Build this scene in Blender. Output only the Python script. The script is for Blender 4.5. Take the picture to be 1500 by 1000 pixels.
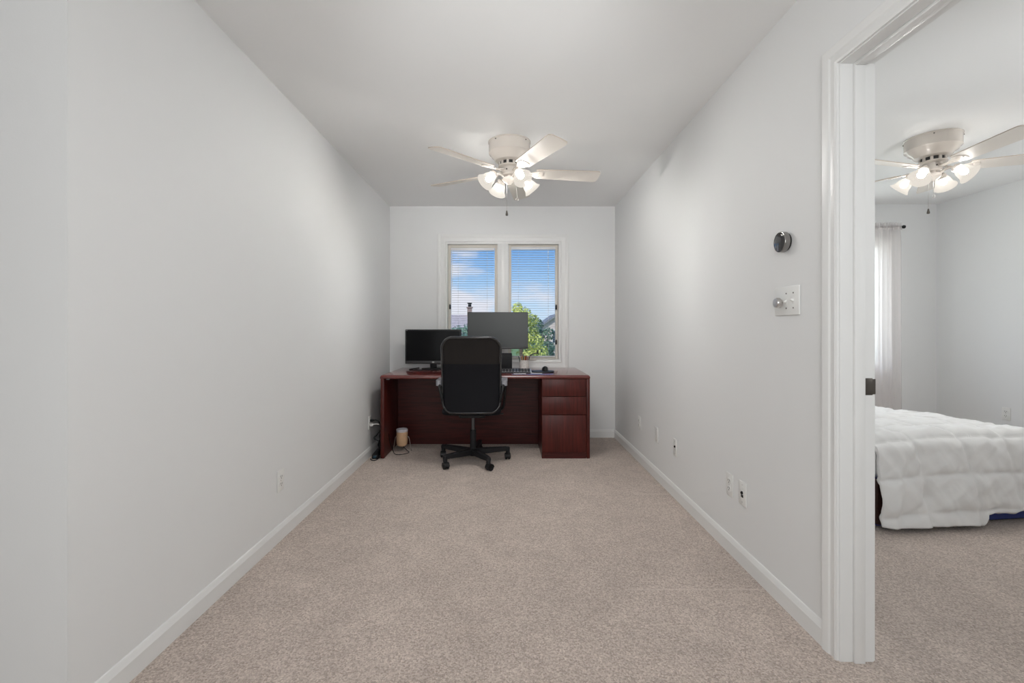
import bpy, bmesh, math, random
from mathutils import Vector, Matrix, noise

for o in list(bpy.data.objects):
    bpy.data.objects.remove(o)
scene = bpy.context.scene
COL = scene.collection
PI = math.pi
R = math.radians
RNG = random.Random(7)

# ------------------------------------------------------------------ camera
CAM_H = 1.14
cam_d = bpy.data.cameras.new('camera')
cam_d.sensor_fit = 'HORIZONTAL'
cam_d.sensor_width = 36.0
cam_d.lens = 36.0 * 675 / 1500
cam_d.shift_x = 8 / 1500
cam_d.shift_y = 18 / 1500 * -1
cam_d.clip_start = 0.05
cam_d.clip_end = 400
cam = bpy.data.objects.new('camera', cam_d)
COL.objects.link(cam)
cam.location = (0, 0, CAM_H)
cam.rotation_euler = (PI / 2, 0, 0)
scene.camera = cam

# ------------------------------------------------------------------ view
vs = scene.view_settings
scene.display_settings.display_device = 'sRGB'
vs.view_transform = 'Standard'
vs.look = 'None'
vs.use_curve_mapping = False
vs.exposure = 0.0
vs.gamma = 1.0


# ------------------------------------------------------------------ node helpers
def new_mat(name):
    m = bpy.data.materials.new(name)
    m.use_nodes = True
    nt = m.node_tree
    nt.nodes.clear()
    out = nt.nodes.new('ShaderNodeOutputMaterial')
    return m, nt, out


def N(nt, typ, **kw):
    n = nt.nodes.new(typ)
    for k, v in kw.items():
        if k.startswith('i_'):
            n.inputs[k[2:].replace('_', ' ')].default_value = v
        else:
            setattr(n, k, v)
    return n


def ramp(nt, stops, interp='LINEAR'):
    n = nt.nodes.new('ShaderNodeValToRGB')
    cr = n.color_ramp
    cr.interpolation = interp
    while len(cr.elements) < len(stops):
        cr.elements.new(0.5)
    for e, (p, c) in zip(cr.elements, stops):
        e.position = p
        e.color = (c[0], c[1], c[2], 1) if not isinstance(c, (int, float)) else (c, c, c, 1)
    return n


# ------------------------------------------------------------------ world sky
world = bpy.data.worlds.new('sky')
scene.world = world
world.use_nodes = True
wt = world.node_tree
wt.nodes.clear()
wo = wt.nodes.new('ShaderNodeOutputWorld')
bg = wt.nodes.new('ShaderNodeBackground')
tc = wt.nodes.new('ShaderNodeTexCoord')
sep = wt.nodes.new('ShaderNodeSeparateXYZ')
wt.links.new(tc.outputs['Generated'], sep.inputs[0])
sky_r = ramp(wt, [(0.0, (0.62, 0.74, 0.92)), (0.05, (0.55, 0.72, 0.95)), (0.11, (0.36, 0.58, 0.93)), (0.17, (0.20, 0.42, 0.85)), (0.6, (0.10, 0.25, 0.65))])
wt.links.new(sep.outputs['Z'], sky_r.inputs[0])
mp = N(wt, 'ShaderNodeMapping')
mp.inputs['Scale'].default_value = (3.0, 3.0, 9.0)
mp.inputs['Location'].default_value = (0.35, 0.0, 0.10)
wt.links.new(tc.outputs['Generated'], mp.inputs[0])
cn = N(wt, 'ShaderNodeTexNoise', i_Scale=2.2, i_Detail=6.0, i_Roughness=0.55)
wt.links.new(mp.outputs[0], cn.inputs['Vector'])
# a cloud bank low over the left of the view, thinning to the right
az = N(wt, 'ShaderNodeMapRange', i_From_Min=0.03, i_From_Max=-0.09, i_To_Min=0.0, i_To_Max=0.22)
wt.links.new(sep.outputs['X'], az.inputs[0])
lo = N(wt, 'ShaderNodeMapRange', i_From_Min=0.145, i_From_Max=0.07, i_To_Min=-0.25, i_To_Max=0.06)
wt.links.new(sep.outputs['Z'], lo.inputs[0])
a1 = N(wt, 'ShaderNodeMath', operation='ADD')
wt.links.new(az.outputs[0], a1.inputs[0])
wt.links.new(lo.outputs[0], a1.inputs[1])
a2 = N(wt, 'ShaderNodeMath', operation='ADD')
wt.links.new(a1.outputs[0], a2.inputs[0])
wt.links.new(cn.outputs['Fac'], a2.inputs[1])
cr = ramp(wt, [(0.50, 0.0), (0.72, 1.0)])
wt.links.new(a2.outputs[0], cr.inputs[0])
cm = N(wt, 'ShaderNodeMixRGB')
cm.inputs[2].default_value = (0.80, 0.79, 0.90, 1)
wt.links.new(cr.outputs[0], cm.inputs[0])
wt.links.new(sky_r.outputs[0], cm.inputs[1])
wt.links.new(cm.outputs[0], bg.inputs['Color'])
bg.inputs['Strength'].default_value = 1.05
wt.links.new(bg.outputs[0], wo.inputs[0])


# ------------------------------------------------------------------ sun, bedroom daylight and added fill lights
def add_light(name, typ, loc, energy, color=(1, 1, 1), rot=(0, 0, 0), **kw):
    d = bpy.data.lights.new(name, typ)
    d.energy = energy
    d.color = color
    for k, v in kw.items():
        setattr(d, k, v)
    o = bpy.data.objects.new(name, d)
    COL.objects.link(o)
    o.location = loc
    o.rotation_euler = rot
    return o


add_light('sun', 'SUN', (0, -5, 30), 2.8, (1.0, 0.95, 0.86), (R(48), 0, R(-28)), angle=R(0.6))
# two unseen fill panels added behind the camera to even the brightness
add_light('hall_fill', 'AREA', (-0.9, -2.35, 1.35), 25, (0.965, 0.99, 1.0), (R(90), 0, 0), shape='RECTANGLE', size=3.4, size_y=1.9)
add_light('soft_fill', 'AREA', (0.3, -0.15, 1.5), 15, (0.965, 0.99, 1.0), (R(90), 0, 0), shape='RECTANGLE', size=0.8, size_y=0.8)
# the bedroom: daylight through its window, and an added fill panel out of view
add_light('bedroom_daylight', 'AREA', (3.14, 5.02, 1.40), 19, (0.98, 0.99, 1.0), (R(-82), 0, 0), shape='RECTANGLE', size=1.5, size_y=1.25)
add_light('bedroom_bounce_fill', 'AREA', (3.3, 0.0, 1.6), 13, (0.97, 0.99, 1.0), (R(180 - 40), 0, 0), shape='RECTANGLE', size=0.8, size_y=0.8)
# two unseen spots added to brighten the ceilings, aimed up at them
add_light('ceiling_fill', 'SPOT', (0.0, -0.2, 1.2), 112, (0.965, 0.99, 1.0), (R(90 + 22), 0, 0), spot_size=R(42), spot_blend=0.9, shadow_soft_size=0.2)
add_light('bedroom_ceiling_fill', 'SPOT', (3.0, 0.2, 1.0), 100, (0.97, 0.99, 1.0), (R(90 + 38), 0, 0), spot_size=R(70), spot_blend=0.9, shadow_soft_size=0.2)
FAN_BULB = 860.0
FAN_BULB_BED = 570.0
LAMP_COLOR = (1.0, 0.98, 0.945)


# ------------------------------------------------------------------ materials
def principled(name, color, rough=0.5, metal=0.0, spec=0.5, coat=0.0, bump=None, vary=None, sheen=0.0, emit=None):
    m, nt, out = new_mat(name)
    b = nt.nodes.new('ShaderNodeBsdfPrincipled')
    b.inputs['Base Color'].default_value = (*color, 1)
    b.inputs['Roughness'].default_value = rough
    b.inputs['Metallic'].default_value = metal
    b.inputs['Specular IOR Level'].default_value = spec
    b.inputs['Coat Weight'].default_value = coat
    b.inputs['Sheen Weight'].default_value = sheen
    t = nt.nodes.new('ShaderNodeTexCoord')
    if vary:
        sc, amt = vary
        n = N(nt, 'ShaderNodeTexNoise', i_Scale=sc, i_Detail=4.0)
        nt.links.new(t.outputs['Object'], n.inputs['Vector'])
        r = ramp(nt, [(0.3, tuple(c * (1 - amt) for c in color)), (0.7, tuple(min(1, c * (1 + amt)) for c in color))])
        nt.links.new(n.outputs['Fac'], r.inputs[0])
        nt.links.new(r.outputs[0], b.inputs['Base Color'])
    if bump:
        sc, st, di = bump
        n = N(nt, 'ShaderNodeTexNoise', i_Scale=sc, i_Detail=3.0)
        nt.links.new(t.outputs['Object'], n.inputs['Vector'])
        bp = N(nt, 'ShaderNodeBump', i_Strength=st, i_Distance=di)
        nt.links.new(n.outputs['Fac'], bp.inputs['Height'])
        nt.links.new(bp.outputs[0], b.inputs['Normal'])
    if emit:
        b.inputs['Emission Color'].default_value = (*emit[0], 1)
        b.inputs['Emission Strength'].default_value = emit[1]
    nt.links.new(b.outputs[0], out.inputs[0])
    return m


def carpet_mat():
    m, nt, out = new_mat('carpet')
    b = nt.nodes.new('ShaderNodeBsdfPrincipled')
    b.inputs['Roughness'].default_value = 0.95
    b.inputs['Specular IOR Level'].default_value = 0.1
    b.inputs['Sheen Weight'].default_value = 0.15
    t = nt.nodes.new('ShaderNodeTexCoord')
    fine = N(nt, 'ShaderNodeTexNoise', i_Scale=165.0, i_Detail=2.0, i_Roughness=0.6)
    tuft = N(nt, 'ShaderNodeTexVoronoi', i_Scale=150.0)
    nt.links.new(t.outputs['Object'], tuft.inputs['Vector'])
    mid = N(nt, 'ShaderNodeTexNoise', i_Scale=7.0, i_Detail=5.0, i_Roughness=0.6)
    big = N(nt, 'ShaderNodeTexNoise', i_Scale=1.7, i_Detail=3.0)
    big.inputs['Distortion'].default_value = 1.2
    for n in (fine, mid, big):
        nt.links.new(t.outputs['Object'], n.inputs['Vector'])
    base = ramp(nt, [(0.34, (0.30, 0.24, 0.205)), (0.5, (0.53, 0.445, 0.392)), (0.66, (0.76, 0.66, 0.59))])
    tr_ = nt.nodes.new('ShaderNodeSeparateXYZ')
    nt.links.new(tuft.outputs['Color'], tr_.inputs[0])
    tm = N(nt, 'ShaderNodeMapRange', i_From_Min=0.0, i_From_Max=1.0, i_To_Min=0.36, i_To_Max=0.64)
    nt.links.new(tr_.outputs[0], tm.inputs[0])
    tb = N(nt, 'ShaderNodeMixRGB')
    tb.inputs[0].default_value = 0.6
    nt.links.new(fine.outputs['Fac'], tb.inputs[1])
    nt.links.new(tm.outputs[0], tb.inputs[2])
    nt.links.new(tb.outputs[0], base.inputs[0])
    nap = ramp(nt, [(0.33, 0.93), (0.66, 1.05)])
    nt.links.new(mid.outputs['Fac'], nap.inputs[0])
    nap2 = ramp(nt, [(0.35, 0.94), (0.65, 1.04)])
    nt.links.new(big.outputs['Fac'], nap2.inputs[0])
    m1 = N(nt, 'ShaderNodeMixRGB', blend_type='MULTIPLY')
    m1.inputs[0].default_value = 1
    nt.links.new(base.outputs[0], m1.inputs[1])
    nt.links.new(nap.outputs[0], m1.inputs[2])
    m2 = N(nt, 'ShaderNodeMixRGB', blend_type='MULTIPLY')
    m2.inputs[0].default_value = 1
    nt.links.new(m1.outputs[0], m2.inputs[1])
    nt.links.new(nap2.outputs[0], m2.inputs[2])
    # two pale seam lines across the carpet by the right wall
    sx = nt.nodes.new('ShaderNodeSeparateXYZ')
    nt.links.new(t.outputs['Object'], sx.inputs[0])
    col = m2.outputs[0]
    for (ys, hw_, xa, xb) in ((2.02, .006, .52, 1.13), (3.19, .008, .88, 1.13)):
        cy = N(nt, 'ShaderNodeMath', operation='COMPARE')
        cy.inputs[1].default_value, cy.inputs[2].default_value = ys, hw_
        nt.links.new(sx.outputs['Y'], cy.inputs[0])
        cx = N(nt, 'ShaderNodeMath', operation='COMPARE')
        cx.inputs[1].default_value, cx.inputs[2].default_value = (xa + xb) / 2, (xb - xa) / 2
        nt.links.new(sx.outputs['X'], cx.inputs[0])
        mu = N(nt, 'ShaderNodeMath', operation='MULTIPLY')
        nt.links.new(cy.outputs[0], mu.inputs[0])
        nt.links.new(cx.outputs[0], mu.inputs[1])
        m4 = N(nt, 'ShaderNodeMath', operation='MULTIPLY')
        m4.inputs[1].default_value = .35
        nt.links.new(mu.outputs[0], m4.inputs[0])
        mm_ = N(nt, 'ShaderNodeMixRGB')
        mm_.inputs[2].default_value = (0.72, 0.63, 0.57, 1)
        nt.links.new(m4.outputs[0], mm_.inputs[0])
        nt.links.new(col, mm_.inputs[1])
        col = mm_.outputs[0]
    nt.links.new(col, b.inputs['Base Color'])
    bp = N(nt, 'ShaderNodeBump', i_Strength=0.4, i_Distance=0.006)
    nt.links.new(tuft.outputs['Distance'], bp.inputs['Height'])
    bp.invert = True
    nt.links.new(bp.outputs[0], b.inputs['Normal'])
    nt.links.new(b.outputs[0], out.inputs[0])
    return m


def wood_mat(name, axis, c0, c1, rough=0.38, coat=0.05, spec=0.3, coat_rough=0.2):
    m, nt, out = new_mat(name)
    b = nt.nodes.new('ShaderNodeBsdfPrincipled')
    b.inputs['Roughness'].default_value = rough
    b.inputs['Coat Weight'].default_value = coat
    b.inputs['Coat Roughness'].default_value = coat_rough
    b.inputs['Specular IOR Level'].default_value = spec
    t = nt.nodes.new('ShaderNodeTexCoord')
    mpn = nt.nodes.new('ShaderNodeMapping')
    s = [26.0, 26.0, 26.0]
    s[axis] = 1.6
    mpn.inputs['Scale'].default_value = s
    nt.links.new(t.outputs['Object'], mpn.inputs[0])
    n = N(nt, 'ShaderNodeTexNoise', i_Scale=2.6, i_Detail=6.0, i_Roughness=0.62)
    n.inputs['Distortion'].default_value = 0.4
    nt.links.new(mpn.outputs[0], n.inputs['Vector'])
    r = ramp(nt, [(0.30, c0), (0.72, c1)])
    nt.links.new(n.outputs['Fac'], r.inputs[0])
    nt.links.new(r.outputs[0], b.inputs['Base Color'])
    nt.links.new(b.outputs[0], out.inputs[0])
    return m


def sheer_mat(name, color, clear):
    m, nt, out = new_mat(name)
    d = N(nt, 'ShaderNodeBsdfDiffuse')
    d.inputs[0].default_value = (*color, 1)
    tr = N(nt, 'ShaderNodeBsdfTranslucent')
    tr.inputs[0].default_value = (*color, 1)
    mx = N(nt, 'ShaderNodeMixShader')
    mx.inputs[0].default_value = 0.5
    nt.links.new(d.outputs[0], mx.inputs[1])
    nt.links.new(tr.outputs[0], mx.inputs[2])
    tp = N(nt, 'ShaderNodeBsdfTransparent')
    m2 = N(nt, 'ShaderNodeMixShader')
    m2.inputs[0].default_value = clear
    nt.links.new(mx.outputs[0], m2.inputs[1])
    nt.links.new(tp.outputs[0], m2.inputs[2])
    nt.links.new(m2.outputs[0], out.inputs[0])
    return m


def glass_mat():
    m, nt, out = new_mat('window_glass')
    tp = N(nt, 'ShaderNodeBsdfTransparent')
    tp.inputs[0].default_value = (0.96, 0.98, 0.97, 1)
    gl = N(nt, 'ShaderNodeBsdfGlossy', i_Roughness=0.08)
    fr = N(nt, 'ShaderNodeFresnel', i_IOR=1.03)
    mx = N(nt, 'ShaderNodeMixShader')
    nt.links.new(fr.outputs[0], mx.inputs[0])
    nt.links.new(tp.outputs[0], mx.inputs[1])
    nt.links.new(gl.outputs[0], mx.inputs[2])
    nt.links.new(mx.outputs[0], out.inputs[0])
    return m


def lamp_glass_mat():
    # lit frosted glass: lets part of the bulb through and glows itself
    m, nt, out = new_mat('lit_frosted_glass')
    tr = N(nt, 'ShaderNodeBsdfTranslucent')
    tr.inputs[0].default_value = (0.006, 0.0057, 0.0052, 1)
    em = N(nt, 'ShaderNodeEmission', i_Strength=0.80)
    em.inputs[0].default_value = (1.0, 0.93, 0.83, 1)
    ad = N(nt, 'ShaderNodeAddShader')
    nt.links.new(tr.outputs[0], ad.inputs[0])
    nt.links.new(em.outputs[0], ad.inputs[1])
    tp = N(nt, 'ShaderNodeBsdfTransparent')
    mx = N(nt, 'ShaderNodeMixShader')
    mx.inputs[0].default_value = 0.20
    nt.links.new(ad.outputs[0], mx.inputs[1])
    nt.links.new(tp.outputs[0], mx.inputs[2])
    nt.links.new(mx.outputs[0], out.inputs[0])
    return m


def emit_mat(name, color, strength):
    m, nt, out = new_mat(name)
    em = N(nt, 'ShaderNodeEmission', i_Strength=strength)
    em.inputs[0].default_value = (*color, 1)
    nt.links.new(em.outputs[0], out.inputs[0])
    return m


M = {}
M['wall'] = principled('wall_paint', (0.83, 0.834, 0.832), 0.6, spec=0.3, bump=(220, 0.08, 0.002))
M['ceiling'] = principled('ceiling_paint', (0.92, 0.92, 0.915), 0.75, spec=0.2, bump=(180, 0.1, 0.002))
M['trim'] = principled('white_trim_paint', (0.84, 0.84, 0.83), 0.32)
M['carpet'] = carpet_mat()
M['plate'] = principled('white_plastic', (0.84, 0.84, 0.82), 0.3)
M['slot'] = principled('dark_slot', (0.03, 0.03, 0.03), 0.5)
M['chrome'] = principled('brushed_steel', (0.62, 0.60, 0.58), 0.28, metal=1.0)
M['bronze'] = principled('dark_bronze', (0.16, 0.145, 0.13), 0.35, metal=1.0)
M['black'] = principled('black_plastic', (0.010, 0.010, 0.011), 0.38, spec=0.35)
M['black_matte'] = principled('matte_black_plastic', (0.011, 0.011, 0.013), 0.55, spec=0.3)
M['screen'] = principled('glossy_black_screen', (0.003, 0.003, 0.004), 0.12, spec=0.12)
M['screen_matte'] = principled('matte_grey_screen', (0.026, 0.030, 0.030), 0.36, spec=0.6)
M['bezel'] = principled('dark_grey_plastic', (0.05, 0.05, 0.052), 0.35)
M['logo'] = principled('silver_print', (0.55, 0.55, 0.55), 0.4)
M['fan_cream'] = principled('cream_enamel', (0.72, 0.66, 0.60), 0.25, coat=0.3)
M['blade'] = principled('cream_blade_laminate', (0.78, 0.73, 0.67), 0.4)
M['blade_edge'] = principled('blade_edge', (0.55, 0.47, 0.40), 0.5)
M['lamp_glass'] = lamp_glass_mat()
M['bulb'] = emit_mat('lit_bulb', LAMP_COLOR, FAN_BULB)
M['bulb_bed'] = emit_mat('lit_bulb_bedroom', LAMP_COLOR, FAN_BULB_BED)
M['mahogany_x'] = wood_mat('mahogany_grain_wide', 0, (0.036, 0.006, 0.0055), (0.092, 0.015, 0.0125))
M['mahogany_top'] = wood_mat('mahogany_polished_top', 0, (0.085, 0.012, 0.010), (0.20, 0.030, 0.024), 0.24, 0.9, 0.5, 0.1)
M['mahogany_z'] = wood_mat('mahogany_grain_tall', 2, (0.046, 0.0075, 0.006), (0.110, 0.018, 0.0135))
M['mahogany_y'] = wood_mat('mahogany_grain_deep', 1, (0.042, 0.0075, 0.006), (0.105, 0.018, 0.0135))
M['gap'] = principled('dark_gap', (0.012, 0.005, 0.005), 0.8)
M['mesh_dark'] = principled('black_chair_fabric', (0.0085, 0.0085, 0.011), 0.65, spec=0.14, sheen=0.0, bump=(900, 0.3, 0.001))
M['mesh_taupe'] = principled('charcoal_chair_mesh', (0.021, 0.018, 0.017), 0.65, spec=0.14, sheen=0.0, bump=(900, 0.3, 0.001))
M['chair_rim'] = principled('glossy_chair_rim', (0.018, 0.018, 0.020), 0.25, spec=0.6, coat=0.25)
M['arm_grey'] = principled('grey_arm_pad', (0.30, 0.30, 0.33), 0.3)
M['comforter'] = principled('white_cotton', (0.86, 0.855, 0.845), 0.85, spec=0.2, sheen=0.3, bump=(60, 0.15, 0.004))
M['blue_fabric'] = principled('blue_ticking', (0.035, 0.055, 0.22), 0.8)
M['dark_wood'] = wood_mat('dark_bed_wood', 0, (0.018, 0.006, 0.005), (0.04, 0.013, 0.010), 0.4)
M['sheer'] = sheer_mat('sheer_white_voile', (0.90, 0.86, 0.85), 0.42)
M['glass'] = glass_mat()
M['slat'] = principled('white_blind_slat', (0.82, 0.82, 0.84), 0.4)
M['cord_white'] = principled('white_cord', (0.8, 0.8, 0.78), 0.5)
M['sash'] = principled('sash_beige_vinyl', (0.74, 0.69, 0.62), 0.4)
M['cup'] = principled('speckled_ceramic', (0.70, 0.66, 0.63), 0.4, vary=(160, 0.25))
M['wood_light'] = principled('peach_wood_veneer', (0.66, 0.43, 0.26), 0.5, vary=(30, 0.1))
M['device_grey'] = principled('pale_grey_plastic', (0.55, 0.54, 0.58), 0.4)
M['red'] = principled('red_pencil', (0.35, 0.03, 0.02), 0.5)
M['yellow'] = principled('yellow_pencil', (0.55, 0.27, 0.06), 0.5)
M['brown'] = principled('brown_pencil', (0.25, 0.10, 0.04), 0.5)
M['dark_green'] = principled('dark_green_pen', (0.02, 0.05, 0.04), 0.5)
M['paper'] = principled('white_paper_and_glare', (0.8, 0.8, 0.8), 0.7)  # notepad paper, also the desktop glare patches
M['teal'] = principled('dark_teal_plastic', (0.01, 0.05, 0.08), 0.4)
M['key'] = principled('black_key', (0.02, 0.02, 0.022), 0.35)
M['key_deck'] = principled('silver_key_deck', (0.55, 0.55, 0.57), 0.35, metal=0.3)
M['grass'] = principled('lawn', (0.20, 0.30, 0.10), 0.9, vary=(0.6, 0.3))
M['bark'] = principled('bark', (0.12, 0.09, 0.07), 0.9)
M['leaf_lime'] = principled('lime_leaves', (0.62, 0.66, 0.20), 0.6, vary=(0.9, 0.25))
M['leaf_green'] = principled('blue_green_leaves', (0.17, 0.27, 0.20), 0.6, vary=(0.8, 0.3))
M['leaf_dark'] = principled('dark_leaves', (0.12, 0.20, 0.13), 0.6, vary=(0.8, 0.3))
M['siding'] = principled('pale_pink_siding', (0.72, 0.60, 0.57), 0.8, vary=(2, 0.06))
M['shingle'] = principled('mauve_shingles', (0.50, 0.43, 0.44), 0.9, vary=(3, 0.1))
M['shingle_dark'] = principled('grey_shingles', (0.25, 0.26, 0.30), 0.9, vary=(3, 0.1))
M['brick'] = principled('chimney_brick', (0.36, 0.26, 0.24), 0.9, vary=(6, 0.2))
M['pane'] = principled('dark_house_window', (0.06, 0.08, 0.11), 0.1)


# ------------------------------------------------------------------ mesh helpers
class MB:
    def __init__(self):
        self.bm = bmesh.new()
        self.slot = 0

    def _mark(self, faces):
        for f in faces:
            f.material_index = self.slot

    def box(self, x0, x1, y0, y1, z0, z1, bev=0.0, seg=2, mat=None):
        r = bmesh.ops.create_cube(self.bm, size=1.0)
        vs_ = r['verts']
        for v in vs_:
            v.co = Vector((x0 + (v.co.x + .5) * (x1 - x0), y0 + (v.co.y + .5) * (y1 - y0), z0 + (v.co.z + .5) * (z1 - z0)))
        if mat is not None:
            bmesh.ops.transform(self.bm, matrix=mat, verts=vs_)
        fs = list({f for v in vs_ for f in v.link_faces})
        self._mark(fs)
        if bev > 0:
            es = list({e for v in vs_ for e in v.link_edges})
            rr = bmesh.ops.bevel(self.bm, geom=es, offset=bev, segments=seg, affect='EDGES', profile=0.5)
            self._mark(rr['faces'])
        return self

    def tube(self, pts, r, n=8, closed=False, cap=True):
        pts = [Vector(p) for p in pts]
        m = len(pts)
        rs = r if isinstance(r, (list, tuple)) else [r] * m
        tang = []
        for i in range(m):
            a = pts[(i - 1) % m] if (closed or i > 0) else pts[i]
            b = pts[(i + 1) % m] if (closed or i < m - 1) else pts[i]
            tang.append((b - a).normalized())
        up = Vector((0, 0, 1)) if abs(tang[0].z) < 0.9 else Vector((1, 0, 0))
        u = tang[0].cross(up).normalized()
        rings = []
        for i in range(m):
            t = tang[i]
            u = (u - t * u.dot(t)).normalized()
            w = t.cross(u)
            rings.append([self.bm.verts.new(pts[i] + (u * math.cos(2 * PI * k / n) + w * math.sin(2 * PI * k / n)) * rs[i]) for k in range(n)])
        fs = []
        for i in range(m if closed else m - 1):
            a, b = rings[i], rings[(i + 1) % m]
            for k in range(n):
                fs.append(self.bm.faces.new((a[k], a[(k + 1) % n], b[(k + 1) % n], b[k])))
        if cap and not closed:
            fs.append(self.bm.faces.new(list(reversed(rings[0]))))
            fs.append(self.bm.faces.new(rings[-1]))
        self._mark(fs)
        return self

    def lathe(self, prof, n=32, mat=None, cap0=False, cap1=False):
        rings = []
        for r, z in prof:
            if r < 1e-6:
                v = Vector((0, 0, z))
                rings.append([self.bm.verts.new(mat @ v if mat else v)])
            else:
                ring = []
                for k in range(n):
                    v = Vector((r * math.cos(2 * PI * k / n), r * math.sin(2 * PI * k / n), z))
                    ring.append(self.bm.verts.new(mat @ v if mat else v))
                rings.append(ring)
        fs = []
        for a, b in zip(rings, rings[1:]):
            if len(a) == 1 and len(b) == 1:
                continue
            for k in range(n):
                k2 = (k + 1) % n
                if len(a) == 1:
                    fs.append(self.bm.faces.new((a[0], b[k2], b[k])))
                elif len(b) == 1:
                    fs.append(self.bm.faces.new((a[k], a[k2], b[0])))
                else:
                    fs.append(self.bm.faces.new((a[k], a[k2], b[k2], b[k])))
        if cap0:
            fs.append(self.bm.faces.new(list(reversed(rings[0]))))
        if cap1:
            fs.append(self.bm.faces.new(rings[-1]))
        self._mark(fs)
        return self

    def prism(self, outline, d0, d1, axes='xy', mat=None):
        """outline in two axes, extruded along the third from d0 to d1"""
        def P(a, b, d):
            v = {'xy': Vector((a, b, d)), 'xz': Vector((a, d, b)), 'yz': Vector((d, a, b))}[axes]
            return mat @ v if mat else v
        A = [self.bm.verts.new(P(a, b, d0)) for a, b in outline]
        B = [self.bm.verts.new(P(a, b, d1)) for a, b in outline]
        n = len(outline)
        fs = [self.bm.faces.new(A), self.bm.faces.new(list(reversed(B)))]
        for k in range(n):
            fs.append(self.bm.faces.new((A[(k + 1) % n], A[k], B[k], B[(k + 1) % n])))
        self._mark(fs)
        return self

    def grid(self, f, nu, nv):
        vv = [[self.bm.verts.new(f(i / nu, j / nv)) for j in range(nv + 1)] for i in range(nu + 1)]
        fs = []
        for i in range(nu):
            for j in range(nv):
                fs.append(self.bm.faces.new((vv[i][j], vv[i + 1][j], vv[i + 1][j + 1], vv[i][j + 1])))
        self._mark(fs)
        return self

    def build(self, name, mats, parent=None, smooth=35, loc=None):
        bmesh.ops.recalc_face_normals(self.bm, faces=self.bm.faces)
        me = bpy.data.meshes.new(name)
        self.bm.to_mesh(me)
        self.bm.free()
        if not isinstance(mats, (list, tuple)):
            mats = [mats]
        for m in mats:
            me.materials.append(m)
        if smooth:
            for p in me.polygons:
                p.use_smooth = True
            me.set_sharp_from_angle(angle=R(smooth))
        o = bpy.data.objects.new(name, me)
        COL.objects.link(o)
        if parent is not None:
            o.parent = parent
        if loc is not None:
            o.location = loc
        return o


def empty(name, loc=(0, 0, 0), rz=0.0, rot=None):
    o = bpy.data.objects.new(name, None)
    o.empty_display_size = 0.05
    COL.objects.link(o)
    o.location = loc
    o.rotation_euler = rot if rot else (0, 0, rz)
    return o


def tag(o, label, cat, group=None, kind=None):
    o['label'] = label
    o['category'] = cat
    if group:
        o['group'] = group
    if kind:
        o['kind'] = kind
    return o


def struct(o):
    o['kind'] = 'structure'
    return o


def copy_tree(root, loc, rz=None):
    r = root.copy()
    COL.objects.link(r)
    r.location = loc
    if rz is not None:
        r.rotation_euler = (0, 0, rz)
    for ch in list(root.children):
        c = ch.copy()
        COL.objects.link(c)
        c.parent = r
        for g in list(ch.children):
            d = g.copy()
            COL.objects.link(d)
            d.parent = c
    return r


def smooth_path(pts, k=6):
    P = [Vector(p) for p in pts]
    P = [P[0] * 2 - P[1]] + P + [P[-1] * 2 - P[-2]]
    out = []
    for i in range(1, len(P) - 2):
        a, b, c, d = P[i - 1:i + 3]
        for j in range(k):
            t = j / k
            out.append(0.5 * ((2 * b) + (c - a) * t + (2 * a - 5 * b + 4 * c - d) * t * t + (3 * b - a - 3 * c + d) * t ** 3))
    out.append(P[-2])
    return out


def rrect(x0, x1, y0, y1, r, seg=6):
    out = []
    rs = r if isinstance(r, (list, tuple)) else [r] * 4
    for (cx, cy, a0, rr) in ((x1 - rs[0], y1 - rs[0], 0, rs[0]), (x0 + rs[1], y1 - rs[1], 90, rs[1]), (x0 + rs[2], y0 + rs[2], 180, rs[2]), (x1 - rs[3], y0 + rs[3], 270, rs[3])):
        for k in range(seg + 1):
            a = R(a0 + 90 * k / seg)
            out.append((cx + rr * math.cos(a), cy + rr * math.sin(a)))
    return out


# ------------------------------------------------------------------ room shell
H = 2.435
XL, XR, XB = -1.23, 1.145, 1.257        # office walls, bedroom side of the partition
YB = 4.86                                # office back wall
BX, BY = 4.46, 4.78                      # bedroom right and back walls
Y0 = -2.5
DOOR_Y0, DOOR_Y1, DOOR_Z = 0.82, 1.58, 2.05

struct(MB().box(-3.1, BX + .15, Y0 - .1, YB + .15, -0.12, 0.0).build('floor', M['carpet']))
struct(MB().box(-3.1, BX + .15, Y0 - .1, YB + .15, H, H + .12).build('ceiling', M['ceiling']))
struct(MB().box(-1.36, XL, 1.29, YB, 0, H).build('wall_left', M['wall']))
struct(MB().box(-3.1, -1.36, 1.29, 1.41, 0, H).build('wall_hall', M['wall']))
struct(MB().box(-3.1, -3.0, Y0, 1.29, 0, H).build('wall_hall_left', M['wall']))
struct(MB().box(-3.1, XB, Y0 - .1, Y0, 0, H).build('wall_hall_rear', M['wall']))
w = MB()
w.box(XR, XB, DOOR_Y1 + .02, YB, 0, H)
w.box(XR, XB, Y0, DOOR_Y0 - .02, 0, H)
w.box(XR, XB, DOOR_Y0 - .02, DOOR_Y1 + .02, DOOR_Z + .02, H)
struct(w.build('wall_right', M['wall']))
# back wall with the window opening
WX0, WX1, WZ0, WZ1 = -0.645, 0.572, 0.80, 2.06
w = MB()
w.box(-1.36, WX0, YB, YB + .15, 0, H)
w.box(WX1, XB, YB, YB + .15, 0, H)
w.box(WX0, WX1, YB, YB + .15, 0, WZ0)
w.box(WX0, WX1, YB, YB + .15, WZ1, H)
struct(w.build('wall_back', M['wall']))
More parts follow.
